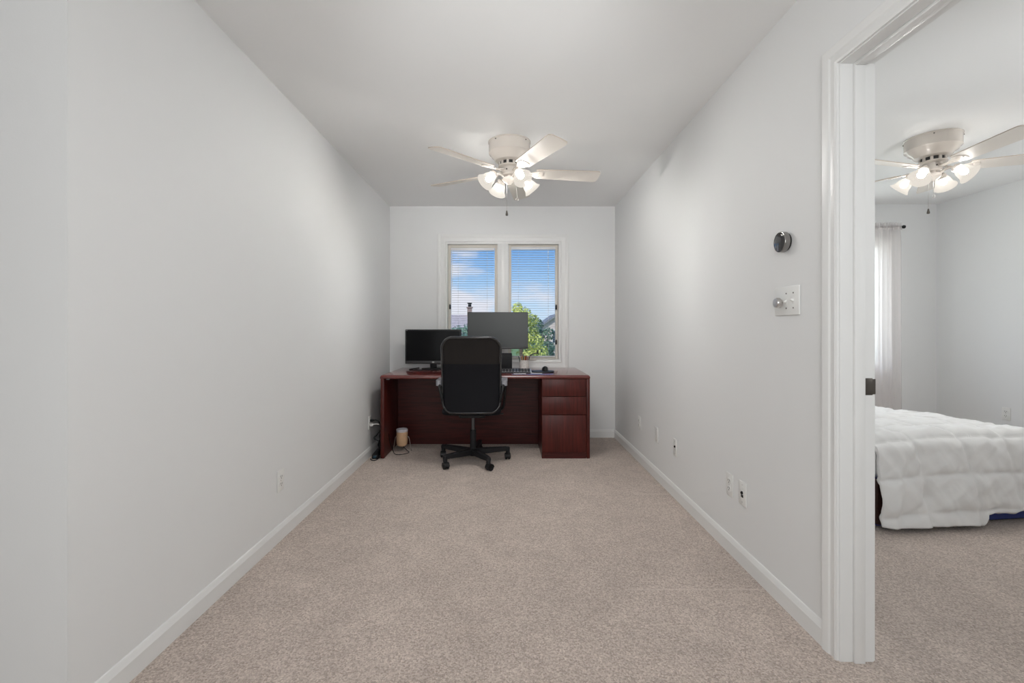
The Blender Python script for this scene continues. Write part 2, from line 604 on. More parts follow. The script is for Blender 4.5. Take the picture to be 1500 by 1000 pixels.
# bedroom shell
VX0, VX1, VZ0, VZ1 = 2.35, 3.93, 0.72, 2.05
w = MB()
w.box(XB, VX0, BY, BY + .15, 0, H)
w.box(VX1, BX + .15, BY, BY + .15, 0, H)
w.box(VX0, VX1, BY, BY + .15, 0, VZ0)
w.box(VX0, VX1, BY, BY + .15, VZ1, H)
struct(w.build('wall_bedroom_back', M['wall']))
struct(MB().box(BX, BX + .15, -0.6, BY, 0, H).build('wall_bedroom_right', M['wall']))
struct(MB().box(XB, BX + .15, -0.75, -0.6, 0, H).build('wall_bedroom_front', M['wall']))

BASE_P = [(0, 0), (0.013, 0), (0.013, 0.062), (0.010, 0.068), (0.008, 0.078), (0.004, 0.084), (0, 0.086)]


def baseboard(name, p0, p1, nrm):
    """profile swept from p0 to p1, thickness along nrm"""
    b = MB()
    n = Vector((nrm[0], nrm[1], 0))
    A = [b.bm.verts.new(Vector((p0[0], p0[1], z)) + n * t) for t, z in BASE_P]
    B = [b.bm.verts.new(Vector((p1[0], p1[1], z)) + n * t) for t, z in BASE_P]
    k = len(BASE_P)
    b.bm.faces.new(A)
    b.bm.faces.new(list(reversed(B)))
    for i in range(k):
        b.bm.faces.new((A[i], A[(i + 1) % k], B[(i + 1) % k], B[i]))
    return struct(b.build(name, M['trim'], smooth=25))


baseboard('baseboard_left', (XL, 1.29), (XL, YB), (1, 0))
baseboard('baseboard_right', (XR, 1.652), (XR, YB), (-1, 0))
baseboard('baseboard_back', (XL + .013, YB), (XR - .013, YB), (0, -1))
baseboard('baseboard_hall', (-3.0, 1.29), (XL + .013, 1.29), (0, -1))
baseboard('baseboard_bedroom_back', (XB, BY), (BX - .013, BY), (0, -1))
baseboard('baseboard_bedroom_right', (BX, -0.6), (BX, BY), (-1, 0))

# ------------------------------------------------------------------ doorway to the bedroom
door = struct(empty('door_1', (XR, DOOR_Y1, 0)))


def at_door(mb, name, mat, smooth=25):
    o = mb.build(name, mat, smooth=smooth)
    o.parent = door
    o.matrix_parent_inverse = Matrix.Translation(Vector((XR, DOOR_Y1, 0))).inverted()
    return o


j = MB()
j.box(XR - .002, XB + .002, DOOR_Y1, DOOR_Y1 + .02, 0, DOOR_Z + .02)
j.box(XR - .002, XB + .002, DOOR_Y0 - .02, DOOR_Y0, 0, DOOR_Z + .02)
j.box(XR - .002, XB + .002, DOOR_Y0, DOOR_Y1, DOOR_Z, DOOR_Z + .02)
at_door(j, 'jamb', M['trim'])
s = MB()
s0, s1 = XR + .042, XR + .078
s.box(s0, s1, DOOR_Y1 - .011, DOOR_Y1, 0, DOOR_Z, bev=.002)
s.box(s0, s1, DOOR_Y0, DOOR_Y0 + .011, 0, DOOR_Z, bev=.002)
s.box(s0, s1, DOOR_Y0 + .011, DOOR_Y1 - .011, DOOR_Z - .011, DOOR_Z, bev=.002)
at_door(s, 'stop', M['trim'])
# colonial casing: profile (distance from the opening, thickness)
CAS = [(0.005, 0), (0.005, 0.010), (0.012, 0.013), (0.022, 0.0105), (0.034, 0.0105), (0.040, 0.0145), (0.052, 0.017), (0.066, 0.018), (0.070, 0.016), (0.071, 0)]


def casing(side, name):
    b = MB()
    path = [(DOOR_Y1, 0, 1, 0), (DOOR_Y1, DOOR_Z, 1, 1), (DOOR_Y0, DOOR_Z, -1, 1), (DOOR_Y0, 0, -1, 0)]
    rings = []
    for (y, z, sy, sz) in path:
        rings.append([b.bm.verts.new((XR - t if side < 0 else XB + t, y + sy * d, z + sz * d)) for d, t in CAS])
    k = len(CAS)
    for a, c in zip(rings, rings[1:]):
        for i in range(k):
            b.bm.faces.new((a[i], a[(i + 1) % k], c[(i + 1) % k], c[i]))
    b.bm.faces.new(rings[0])
    b.bm.faces.new(list(reversed(rings[-1])))
    at_door(b, name, M['trim'], smooth=20)


casing(-1, 'casing')
casing(1, 'casing')
# strike plate with a curved lip and two screws
p = MB()
zc = CAM_H - (566 - 482) * 1.58 / 675
p.box(XB - .030, XB - .004, DOOR_Y1 - .0035, DOOR_Y1 - .0002, zc - .029, zc + .029, bev=.001)
p.prism([(XB - .006, DOOR_Y1 - .0035), (XB - .006, DOOR_Y1 - .0005), (XB + .004, DOOR_Y1 + .001), (XB + .010, DOOR_Y1 + .006), (XB + .012, DOOR_Y1 + .004), (XB + .006, DOOR_Y1 - .0025)], zc - .026, zc + .026, 'xy')
sp = at_door(p, 'strike_plate', M['bronze'])
sp['label'] = 'dark bronze strike plate'
h = MB()
h.box(XB - .022, XB - .010, DOOR_Y1 - .0042, DOOR_Y1 - .003, zc - .011, zc + .011)
for dz in (-.021, .021):
    h.lathe([(0, .0), (.0045, .0), (.0045, .0012), (0, .0012)], 12, Matrix.Translation((XB - .016, DOOR_Y1 - .0035, zc + dz)) @ Matrix.Rotation(PI / 2, 4, 'X'))
ho = h.build('latch_hole', M['slot'], smooth=25)
ho.parent = sp
ho.matrix_parent_inverse = sp.matrix_parent_inverse.copy()

# ------------------------------------------------------------------ office window
win = struct(empty('window_1', (0, YB, 0)))


def inwin(mb, name, mat, par=None, smooth=25):
    return mb.build(name, mat, par or win, smooth=smooth)


# all window meshes are local to (0, YB, 0): y > 0 goes outdoors
c = MB()
cw = 0.078
for (x0, x1, z0, z1) in ((WX0 - cw, WX0, WZ0 - cw, WZ1 + cw), (WX1, WX1 + cw, WZ0 - cw, WZ1 + cw), (WX0, WX1, WZ1, WZ1 + cw), (WX0, WX1, WZ0 - cw, WZ0)):
    c.box(x0, x1, -.014, -.0005, z0, z1)
# raised outer band and inner bead
for (o0, o1, t) in ((.045, cw + .002, .020), (-.001, .012, .018)):
    X0, X1, Z0, Z1 = WX0, WX1, WZ0, WZ1
    c.box(X0 - o1, X0 - o0, -t, -.001, Z0 - o1, Z1 + o1, bev=.002)
    c.box(X1 + o0, X1 + o1, -t, -.001, Z0 - o1, Z1 + o1, bev=.002)
    c.box(X0 - o0, X1 + o0, -t, -.001, Z1 + o0, Z1 + o1, bev=.002)
    c.box(X0 - o0, X1 + o0, -t, -.001, Z0 - o1, Z0 - o0, bev=.002)
inwin(c, 'casing', M['trim'])
f = MB()
for (x0, x1, z0, z1) in ((WX0, WX0 + .022, WZ0, WZ1), (WX1 - .022, WX1, WZ0, WZ1), (WX0 + .022, WX1 - .022, WZ1 - .022, WZ1), (WX0 + .022, WX1 - .022, WZ0, WZ0 + .020)):
    f.box(x0, x1, -.004, .13, z0, z1)
f.box(-.096, .020, -.006, .13, WZ0 + .02, WZ1 - .022, bev=.003)
f.box(-.062, -.014, -.016, -.006, WZ0 + .02, WZ1 - .022, bev=.003)
inwin(f, 'frame', M['trim'])


def sash(x0, x1):
    z0, z1, fw = WZ0 + .021, WZ1 - .023, .030
    b = MB()
    b.box(x0, x0 + fw, .045, .085, z0, z1, bev=.003)
    b.box(x1 - fw, x1, .045, .085, z0, z1, bev=.003)
    b.box(x0 + fw, x1 - fw, .045, .085, z1 - fw, z1, bev=.003)
    b.box(x0 + fw, x1 - fw, .045, .085, z0, z0 + fw, bev=.003)
    so = inwin(b, 'sash', M['sash'])
    g = MB()
    g.box(x0 + fw - .004, x1 - fw + .004, .074, .079, z0 + fw - .004, z1 - fw + .004)
    inwin(g, 'pane', M['glass'], so)
    return so


SASH = ((-.622, -.097), (.021, .549))
for x0, x1 in SASH:
    sash(x0, x1)
for x, sg, z in ((-.600, 1, 1.375), (.527, -1, 1.37), (.527, -1, 1.0)):
    b = MB()
    b.box(x - .009, x + .009, .030, .046, z - .022, z + .022, bev=.003)
    b.box(x - .005, x + .005, .018, .032, z - .004, z + .030, bev=.002)
    lk = inwin(b, 'sash_lock', M['black'])
    lk['label'] = 'small black sash lock'
# casement crank on the right sash
b = MB()
b.box(.235, .315, -.022, .02, WZ0 + .012, WZ0 + .034, bev=.006)
b.lathe([(0, 0), (.013, 0), (.011, .028), (0, .03)], 14, Matrix.Translation((.255, -.012, WZ0 + .03)))
ck = inwin(b, 'crank_base', M['sash'])
b = MB()
b.tube(smooth_path([(.255, -.012, WZ0 + .058), (.268, -.014, WZ0 + .078), (.30, -.018, WZ0 + .086), (.325, -.022, WZ0 + .09)]), .0055, 8)
b.tube([(.325, -.022, WZ0 + .082), (.329, -.024, WZ0 + .118)], .008, 10)
ch = inwin(b, 'crank_handle', M['bronze'], ck)
ch['label'] = 'dark bronze folding handle'


# ------------------------------------------------------------------ mini blinds
def blind(name, x0, x1, ztop, label, drop, wand_x):
    root = empty(name, (0, YB + .03, 0))
    tag(root, label, 'blind', 'mini blinds on the office window')
    b = MB().box(x0, x1, -.012, .012, ztop - .026, ztop, bev=.002)
    b.build('headrail', M['slat'], root)
    z0 = WZ0 + .06
    b = MB()
    n = 0
    z = ztop - .036
    while z > z0:
        # gently crowned slat, turned almost flat
        sag = .0015 * math.sin(n * 1.7) + .001 * math.sin(n * .6)
        for k in range(4):
            a, c2 = -.012 + .006 * k, -.012 + .006 * (k + 1)
            za, zc2 = z + .0007 * (1 - (a / .012) ** 2), z + .0007 * (1 - (c2 / .012) ** 2)
            q = [b.bm.verts.new(v) for v in ((x0 + .004, a, za - a * .035 + sag), (x1 - .004, a, za - a * .035), (x1 - .004, c2, zc2 - c2 * .035), (x0 + .004, c2, zc2 - c2 * .035 + sag))]
            b.bm.faces.new(q)
        z -= .0245
        n += 1
    so = b.build('slats', M['slat'], root)
    sm = so.modifiers.new('thickness', 'SOLIDIFY')
    sm.thickness = .0004
    b = MB()
    for x in (x0 + .075, x1 - .075):
        for y in (-.0125, .0125):
            b.tube([(x, y, ztop - .03), (x, y, z0)], .0006, 5)
    b.build('ladder_cord', M['cord_white'], root)
    MB().box(x0 + .003, x1 - .003, -.011, .011, z0 - .012, z0 - .002, bev=.002).build('bottom_rail', M['slat'], root)
    b = MB()
    b.tube([(wand_x, -.016, ztop - .02), (wand_x + .002, -.017, ztop - drop)], .002, 6)
    b.build('tilt_wand', M['cord_white'], root)
    return root


blind('window_blind', -.588, -.130, 2.000, 'open white mini blind in the left half of the window, above the black monitor', .42, -.575)
blind('window_blind', .050, .518, 2.010, 'open white mini blind in the right half of the window, above the pencil cup', .42, .44)

# ------------------------------------------------------------------ bedroom window and curtain
w2 = struct(empty('window_2', (0, BY, 0)))
b = MB()
for (x0, x1, z0, z1) in ((VX0, VX0 + .05, VZ0, VZ1), (VX1 - .05, VX1, VZ0, VZ1), (VX0 + .05, VX1 - .05, VZ1 - .05, VZ1), (VX0 + .05, VX1 - .05, VZ0, VZ0 + .05), ((VX0 + VX1) / 2 - .03, (VX0 + VX1) / 2 + .03, VZ0 + .05, VZ1 - .05)):
    b.box(x0, x1, .03, .10, z0, z1, bev=.003)
b.build('sash', M['trim'], w2)
b = MB()
cw = .06
for (x0, x1, z0, z1) in ((VX0 - cw, VX0, VZ0 - cw, VZ1 + cw), (VX1, VX1 + cw, VZ0 - cw, VZ1 + cw), (VX0, VX1, VZ1, VZ1 + cw), (VX0, VX1, VZ0 - cw, VZ0)):
    b.box(x0, x1, -.016, -.0005, z0, z1, bev=.003)
b.build('casing', M['trim'], w2)
MB().box(VX0 + .04, VX1 - .04, .06, .065, VZ0 + .04, VZ1 - .04).build('pane', M['glass'], w2)

ROD_Z, ROD_Y = 2.185, BY - .075
rod = tag(empty('curtain_rod', (3.0, ROD_Y, ROD_Z)), 'black curtain rod over the bedroom window, ending in a small finial', 'curtain rod')
MB().tube([(-1.0, 0, 0), (1.03, 0, 0)], .008, 12).build('pole', M['black'], rod)
b = MB().lathe([(0, -.002), (.012, 0), (.013, .016), (.017, .020), (.017, .034), (.011, .040), (0, .041)], 16, Matrix.Translation((1.03, 0, 0)) @ Matrix.Rotation(PI / 2, 4, 'Y'))
b.build('finial', M['black'], rod)
b = MB().box(.985, 1.0, -.008, .0745, -.006, .006, bev=.002).box(.978, 1.007, .066, .0745, -.03, .03, bev=.002)
b.build('bracket', M['black'], rod)

cur = tag(empty('sheer_curtain', (3.0, ROD_Y, 0)), 'sheer white curtain glowing in front of the bedroom window, gathered on a black rod', 'curtain')


def curtain_f(u, v):
    x = .36 + .655 * u
    z = .06 + (ROD_Z + .035 - .06) * v
    fold = math.sin(u * 2 * PI * 7 + .6 * math.sin(v * 3.0)) + .4 * math.sin(u * 2 * PI * 15 + 1.3)
    amp = .022 * (1 - .55 * max(0, v - .9) / .1)
    return Vector((x + .006 * math.sin(u * 40 + v * 2), -.012 + fold * amp - .0, z))


def header_f(u, v):
    x = .355 + .665 * u
    z = ROD_Z - .035 + .075 * v
    return Vector((x, -.018 + .008 * math.sin(u * 2 * PI * 24), z))


MB().grid(lambda u, v: curtain_f(u, v * .985), 160, 40).build('panel', M['sheer'], cur, smooth=180)
MB().grid(header_f, 200, 3).build('rod_pocket', M['sheer'], cur, smooth=180)

# ------------------------------------------------------------------ ceiling fans
def rot_to(d):
    return Vector((0, 0, 1)).rotation_difference(Vector(d).normalized()).to_matrix().to_4x4()


def make_fan(loc, base_blade, base_lamp, bulb, label, canopy_r=.143, chain_dx=(-.018, -.02)):
    root = tag(empty('ceiling_fan', loc), label, 'ceiling fan', 'cream ceiling fans with lights')
    b = MB().lathe([(canopy_r + .004, -.0005), (canopy_r + .004, -.006), (canopy_r, -.008), (canopy_r, -.078), (canopy_r - .012, -.088), (canopy_r - .018, -.100), (.112, -.112), (.098, -.132), (.075, -.140), (0, -.140)], 48)
    b.build('motor_housing', M['fan_cream'], root)
    for a in (20, 35, 140, 230, 320):
        b = MB()
        v = Vector((math.cos(R(a)) * canopy_r, math.sin(R(a)) * canopy_r, -.016))
        b.lathe([(.004, 0), (.004, .004), (0, .005)], 10, Matrix.Translation(v) @ rot_to((math.cos(R(a)), math.sin(R(a)), 0)))
        b.build('screw', M['bronze'], root)
    b = MB().lathe([(.066, -.139), (.066, -.168), (0, -.168)], 32)
    vent = b.build('vent_ring', M['slot'], root)
    for k in range(10):
        a = R(36 * k + 8)
        MB().box(.060, .072, -.008, .008, -.170, -.138, mat=Matrix.Rotation(a, 4, 'Z')).build('vent_rib', M['fan_cream'], vent)
    b = MB().lathe([(.078, -.164), (.078, -.172), (.054, -.178), (.054, -.222), (.048, -.230), (0, -.230)], 36)
    sw = b.build('switch_housing', M['fan_cream'], root)
    for a in (-60, -110, 100):
        b = MB()
        b.lathe([(.005, 0), (.005, .006), (0, .007)], 10, Matrix.Translation((math.cos(R(a)) * .053, math.sin(R(a)) * .053, -.20)) @ rot_to((math.cos(R(a)), math.sin(R(a)), 0)))
        b.build('knob', M['bronze'], sw)
    pitch = R(13)
    for k in range(5):
        a = R(base_blade + 72 * k)
        rm = Matrix.Rotation(a, 4, 'Z') @ Matrix.Translation((0, 0, -.208)) @ Matrix.Rotation(-pitch, 4, 'X')
        ol = []
        for x, wd in ((.185, .048), (.20, .054), (.40, .061), (.60, .067)):
            ol.append((x, wd))
        tip = [(.625, .066), (.637, .058), (.643, .045), (.645, .0)]
        up = ol + tip
        outline = up + [(x, -y) for x, y in reversed(up[:-1])]
        bl = MB().prism(outline, -.003, .003, 'xy', rm)
        for fc in bl.bm.faces:
            if len(fc.verts) == 4:
                fc.material_index = 1
        bo = bl.build('blade', [M['blade'], M['blade_edge']], root, smooth=20)
        ir = MB()
        arm = [(.062, .014), (.11, .012), (.15, .018), (.185, .036), (.215, .040), (.235, .030), (.245, 0)]
        outl = arm + [(x, -y) for x, y in reversed(arm[:-1])]
        ir.prism(outl, -.0075, -.0035, 'xy', rm)
        ir.tube([rm @ Vector((.06, 0, .012)), rm @ Vector((.10, 0, -.001)), rm @ Vector((.16, 0, -.006))], .007, 8)
        for (sx, sy) in ((.205, .02), (.205, -.02), (.23, 0)):
            ir.lathe([(.005, -.0075), (.004, -.0105), (0, -.011)], 10, rm @ Matrix.Translation((sx, sy, 0)))
        ir.build('blade_iron', M['fan_cream'], bo)
    # light kit
    b = MB().lathe([(.020, -.228), (.020, -.240), (.046, -.246), (.046, -.262), (.034, -.276), (.016, -.286), (.010, -.296), (0, -.298)], 28)
    kit = b.build('light_hub', M['fan_cream'], root)
    for k in range(4):
        a = R(base_lamp + 90 * k)
        ca, sa = math.cos(a), math.sin(a)
        ax = Vector((ca * math.cos(R(44)), sa * math.cos(R(44)), -math.sin(R(44))))
        neck = Vector((ca * .118, sa * .118, -.236))
        MB().tube(smooth_path([(ca * .035, sa * .035, -.252), (ca * .070, sa * .070, -.232), (ca * .098, sa * .098, -.228), neck]), .0075, 10).build('lamp_arm', M['fan_cream'], root)
        mm = Matrix.Translation(neck) @ rot_to(ax)
        sh = MB().lathe([(.025, .004), (.028, .018), (.038, .034), (.044, .052), (.047, .070), (.054, .086), (.064, .098), (.0625, .099), (.0515, .086), (.0445, .070), (.0415, .052), (.0355, .034), (.0255, .018), (.0225, .006)], 32, mm)
        so = sh.build('lamp_shade', M['lamp_glass'], root)
        MB().lathe([(0, -.012), (.020, -.010), (.029, .0), (.029, .014), (.026, .016), (0, .016)], 24, mm).build('socket_cap', M['fan_cream'], so)
        MB().lathe([(0, .016), (.011, .018), (.012, .028), (.019, .042), (.0225, .054), (.020, .066), (.012, .075), (0, .078)], 12, mm).build('bulb', bulb, so)
    b = MB()
    cx, cy = chain_dx
    b.tube([(cx, cy, -.222), (cx, cy, -.478)], .0012, 6)
    pc = b.build('pull_chain', M['chrome'], root)
    MB().lathe([(0, -.476), (.004, -.478), (.006, -.49), (.0085, -.502), (.0085, -.510), (0, -.513)], 14, Matrix.Translation((cx, cy, 0))).build('chain_pull', M['bronze'], pc)
    b = MB()
    cx, cy = .055, .05
    b.tube([(cx - .02, cy - .03, -.215), (cx - .005, cy, -.30), (cx, cy, -.372)], .0011, 6)
    pc = b.build('pull_chain', M['chrome'], root)
    ring = [(cx + .009 * math.cos(2 * PI * k / 16), cy, -.381 + .009 * math.sin(2 * PI * k / 16)) for k in range(16)]
    MB().tube(ring, .002, 6, closed=True).build('chain_pull', M['chrome'], pc)
    return root


make_fan((.020, 3.20, H), 8, 28, M['bulb'], 'cream ceiling fan with four lit shades over the office, in front of the desk window')
make_fan((2.885, 3.12, H), -94, 27, M['bulb_bed'], 'cream ceiling fan with four lit shades seen through the doorway, over the bed', canopy_r=.15, chain_dx=(-.02, .01))


# ------------------------------------------------------------------ wall plates
def plate_base(root):
    MB().box(-.035, .035, -.006, -.0002, -.057, .057, bev=.0025).build('faceplate', M['plate'], root)


def outlet(loc, rz, label, kind, group=None):
    """local frame: plate in xz, room side is -y"""
    root = empty('wall_outlet' if kind == 'duplex' else 'cable_jack_plate', loc, rz)
    tag(root, label, 'outlet' if kind == 'duplex' else 'jack plate', group)
    plate_base(root)
    if kind == 'duplex':
        for dz in (-.0195, .0195):
            rc = MB().prism([(x, z + dz) for x, z in rrect(-.0165, .0165, -.0135, .0135, .009, 5)], -.0085, -.0055, 'xz').build('receptacle', M['plate'], root)
            s_ = MB()
            s_.box(-.008, -.0055, -.0092, -.008, dz - .001, dz + .008)
            s_.box(.0055, .008, -.0092, -.008, dz - .001, dz + .008)
            s_.lathe([(.0028, 0), (.0028, .001), (0, .001)], 10, Matrix.Translation((0, -.0083, dz - .0068)) @ Matrix.Rotation(PI / 2, 4, 'X'))
            s_.build('slot', M['slot'], rc)
        MB().lathe([(.0035, 0), (.003, .0015), (0, .0018)], 10, Matrix.Translation((0, -.006, 0)) @ Matrix.Rotation(PI / 2, 4, 'X')).build('screw', M['chrome'], root)
    else:
        zs = {'coax': (.006,), 'two': (.004, -.012), 'blank': ()}[kind]
        for i, dz in enumerate(zs):
            if i == 0:
                q = MB().lathe([(.0075, 0), (.0075, .004), (.005, .0045), (.005, .007), (0, .0072)], 14, Matrix.Translation((0, -.006, dz)) @ Matrix.Rotation(PI / 2, 4, 'X'))
            else:
                q = MB().box(-.009, .009, -.0085, -.0055, dz - .006, dz + .006, bev=.001)
            q.build('jack', M['black'], root)
        for dz in (-.042, .042):
            MB().lathe([(.0035, 0), (.003, .0015), (0, .0018)], 10, Matrix.Translation((0, -.006, dz)) @ Matrix.Rotation(PI / 2, 4, 'X')).build('screw', M['chrome'], root)
    return root


RW, LW = -PI / 2, PI / 2      # a plate on the right wall faces -x, on the left wall +x
outlet((XR, 3.96, .337), RW, 'white wall outlet on the right wall, closest to the desk', 'duplex')
outlet((XR, 3.50, .337), RW, 'plain white plate on the right wall, second from the desk', 'blank')
outlet((XR, 3.116, .341), RW, 'white wall plate with one black jack, third from the desk on the right wall', 'coax')
outlet((XR, 2.356, .346), RW, 'white duplex outlet beside the two jack plate, low on the right wall', 'duplex')
outlet((XR, 2.227, .346), RW, 'white wall plate with two black jacks, nearest the bedroom doorway', 'two')
outlet((XL, 2.50, .320), LW, 'white outlet alone on the left wall with nothing plugged in', 'duplex')
outlet((XL, 4.13, .305), LW, 'white outlet on the left wall beside the desk with cords plugged in', 'duplex')
outlet((BX, 4.11, .385), RW, 'white outlet on the bedroom wall beyond the bed', 'duplex')

# three gang switch with a dimmer knob
sw = tag(empty('light_switch', (XR, 1.875, 1.255), RW), 'white three gang switch plate with a dimmer knob, below the thermostat', 'light switch')
# local x runs towards the camera (-y of the room is local +x)
MB().box(-.0815, .0815, -.007, -.0002, -.0585, .0585, bev=.003).build('faceplate', M['plate'], sw)
b = MB().lathe([(.015, 0), (.015, .005), (.018, .006), (.0205, .008), (.0205, .018), (.018, .023), (0, .024)], 28, Matrix.Translation((-.037, -.007, -.006)) @ Matrix.Rotation(PI / 2, 4, 'X'))
k = b.build('dimmer_knob', M['chrome'], sw)
k['label'] = 'brushed silver dimmer knob'
for x, up in ((.0, 1), (.046, -1)):
    fr = MB().box(x - .0055, x + .0055, -.0082, -.006, -.013, .013, bev=.001).build('toggle_frame', M['plate'], sw)
    MB().box(-.0042, .0042, -.013, .0, -.004, .004, bev=.001, mat=Matrix.Translation((x, -.006, .001 * up)) @ Matrix.Rotation(R(25 * up), 4, 'X')).build('toggle', M['plate'], fr)
for x in (0.0, .046):
    for dz in (-.030, .030):
        b = MB()
        b.lathe([(.0032, 0), (.003, .001), (0, .0013)], 10, Matrix.Translation((x, -.007, dz)) @ Matrix.Rotation(PI / 2, 4, 'X'))
        b.build('screw', M['bronze'], sw)

# round thermostat
th = tag(empty('thermostat', (XR, 1.885, 1.496), RW), 'round thermostat with steel ring and black face on the right wall', 'thermostat')
rx = Matrix.Rotation(PI / 2, 4, 'X')
MB().lathe([(.036, .0002), (.036, .008), (0, .008)], 40, rx).build('base_plate', M['black'], th)
MB().lathe([(.038, .007), (.0415, .009), (.0415, .027), (.0405, .029), (.0385, .0295), (.0385, .007)], 48, rx).build('dial_ring', principled('thermostat_steel', (0.30, 0.29, 0.28), 0.22, metal=1.0), th)
MB().lathe([(.0385, .0285), (.030, .0295), (.028, .0300), (0, .0306)], 40, rx).build('display', principled('thermostat_glass', (0.008, 0.008, 0.009), 0.06, coat=0.6), th)

# ------------------------------------------------------------------ desk
DX0, DX1, DY0, DY1, DZ = -1.112, .735, 4.05, 4.835, .738
desk = tag(empty('desk', (-.19, 4.05, 0)), 'dark red mahogany office desk with three drawers below the window', 'desk')


def dk(mb, name, mat, par=None, smooth=30):
    for v in mb.bm.verts:
        v.co -= Vector((-.19, 4.05, 0))
    return mb.build(name, mat, par or desk, smooth=smooth)


top = MB()
ol = rrect(DX0, DX1, DZ - .036, DZ, [.022, .022, .003, .003], 6)
# bowed front edge: the top is swept from back to front with a soft bullnose
A = []
for (y, ins) in ((DY1, 0), (DY0 + .012, 0), (DY0 + .003, .004), (DY0, .012)):
    ring = []
    for (x, z) in ol:
        zz = DZ - .018 + (z - DZ + .018) * (1 - ins / .018 * .75)
        ring.append(top.bm.verts.new((x, y, zz)))
    A.append(ring)
n = len(ol)
for a, c2 in zip(A, A[1:]):
    for k in range(n):
        top.bm.faces.new((a[k], a[(k + 1) % n], c2[(k + 1) % n], c2[k]))
top.bm.faces.new(A[0])
top.bm.faces.new(list(reversed(A[-1])))
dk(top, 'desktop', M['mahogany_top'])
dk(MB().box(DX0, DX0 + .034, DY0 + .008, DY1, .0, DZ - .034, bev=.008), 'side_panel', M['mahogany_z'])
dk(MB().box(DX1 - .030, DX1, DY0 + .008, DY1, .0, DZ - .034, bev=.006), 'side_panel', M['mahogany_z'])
dk(MB().box(DX0 + .034, .312, 4.575, 4.595, .0, DZ - .036), 'modesty_panel', M['mahogany_x'])
PX0, PX1 = .312, DX1 - .032
dk(MB().box(PX0, PX0 + .018, DY0 + .012, 4.70, .0, DZ - .036, bev=.002), 'pedestal_side', M['mahogany_y'])
dk(MB().box(PX0 + .018, PX1, DY0 + .03, 4.70, .0, DZ - .038), 'pedestal_body', M['gap'])
dk(MB().box(PX0 + .002, PX1, DY0 + .016, DY0 + .03, .0, .052), 'plinth', M['mahogany_x'])
zs = [(.055, .383), (.387, .545), (.549, .700)]
for (z0, z1) in zs:
    dk(MB().box(PX0 + .002, PX1 - .001, DY0 + .006, DY0 + .026, z0, z1, bev=.002), 'drawer', M['mahogany_z'])
# small metal cable grommets on the inside of the left leg panel
b = MB()
for (x, z) in ((DX0 + .045, .695), (DX0 + .060, .695)):
    b.box(x, x + .010, 4.09, 4.12, z - .004, z + .006, bev=.001)
br = dk(b, 'bracket', M['logo'])
br['label'] = 'small pale metal bracket under the left end of the top'

# ------------------------------------------------------------------ office chair
ch = tag(empty('office_chair', (-.289, 3.98, 0), 0), 'black high back swivel office chair on five casters in front of the desk', 'office chair')
BACK_Y = -.215
BW, BZ0, BZ1 = .243, .462, 1.075


def back_off(x, z):
    """curvature of the back: lumbar bulge forwards, wings wrap slightly forwards"""
    t = (z - BZ0) / (BZ1 - BZ0)
    return .045 * math.sin(t * PI) * .6 - .05 * t + .10 * (x / BW) ** 2 * .35


def back_outline(inset=0.0, seg=10):
    o = rrect(-BW + inset, BW - inset, BZ0 + inset, BZ1 - inset, [.095 - inset * .6, .095 - inset * .6, .075 - inset * .6, .075 - inset * .6], seg)
    # bottom narrows slightly and sags in the middle
    res = []
    for x, z in o:
        t = (z - BZ0) / (BZ1 - BZ0)
        k = 1 - .03 * max(0, .5 - t) / .5
        x2 = x * k
        if t < .12:
            z -= .018 * (1 - (x / BW) ** 2)
        res.append((x2, z))
    return res


def resample(o, step=.03):
    out = []
    for i in range(len(o)):
        a, b2 = Vector(o[i]), Vector(o[(i + 1) % len(o)])
        m = max(1, int((b2 - a).length / step))
        for k2 in range(m):
            out.append(tuple(a + (b2 - a) * k2 / m))
    return out


ZSPLIT = .855


def back_panel(z_lo, z_hi, name, mat, y0, thick):
    """rounded panel between two heights: rows of points across the outline"""
    o = back_outline(.010)
    b = MB()

    def span(z):
        xs = []
        for i in range(len(o)):
            (xa, za), (xb, zb) = o[i], o[(i + 1) % len(o)]
            if (za - z) * (zb - z) <= 0 and abs(za - zb) > 1e-9:
                xs.append(xa + (xb - xa) * (z - za) / (zb - za))
        return (min(xs), max(xs)) if len(xs) >= 2 else (0, 0)
    zmin = min(z for _, z in o) + .0012
    zmax = max(z for _, z in o) - .0006
    lo_, hi_ = max(z_lo, zmin), min(z_hi, zmax)
    nz, nx = 48, 24

    def fr(u, v):
        # denser rows at both ends
        vv = .5 - .5 * math.cos(PI * v)
        z = lo_ + (hi_ - lo_) * vv
        a, c2 = span(z)
        x = a + (c2 - a) * u
        return Vector((x, BACK_Y + y0 + back_off(x, z), z))
    b.grid(fr, nx, nz)
    ob = b.build(name, mat, ch, smooth=180)
    sd = ob.modifiers.new('thickness', 'SOLIDIFY')
    sd.thickness = thick
    sd.offset = 0
    return ob


back = back_panel(0, ZSPLIT, 'backrest', M['mesh_dark'], -.004, .028)
hp = back_panel(ZSPLIT, 2, 'headrest_panel', M['mesh_taupe'], .0, .016)
hp['label'] = 'charcoal upper back panel'
rim = [(x, BACK_Y + back_off(x, z), z) for x, z in resample(back_outline(.004))]
MB().tube(rim, .0135, 10, closed=True).build('back_frame', M['chair_rim'], ch, smooth=60)
# seat with front roll
seat = MB()


def seat_f(top_):
    def ff(u, v):
        x = -.245 + .49 * u
        y = -.20 + .46 * v
        ex = min(1, (abs(x) / .245) ** 6)
        zt = .505 - .012 * math.cos(PI * (v - .5)) * (1 - ex) - .02 * ex - .045 * max(0, v - .75) ** 2 / .0625
        return Vector((x, y, zt if top_ else .425 + .01 * ex))
    return ff


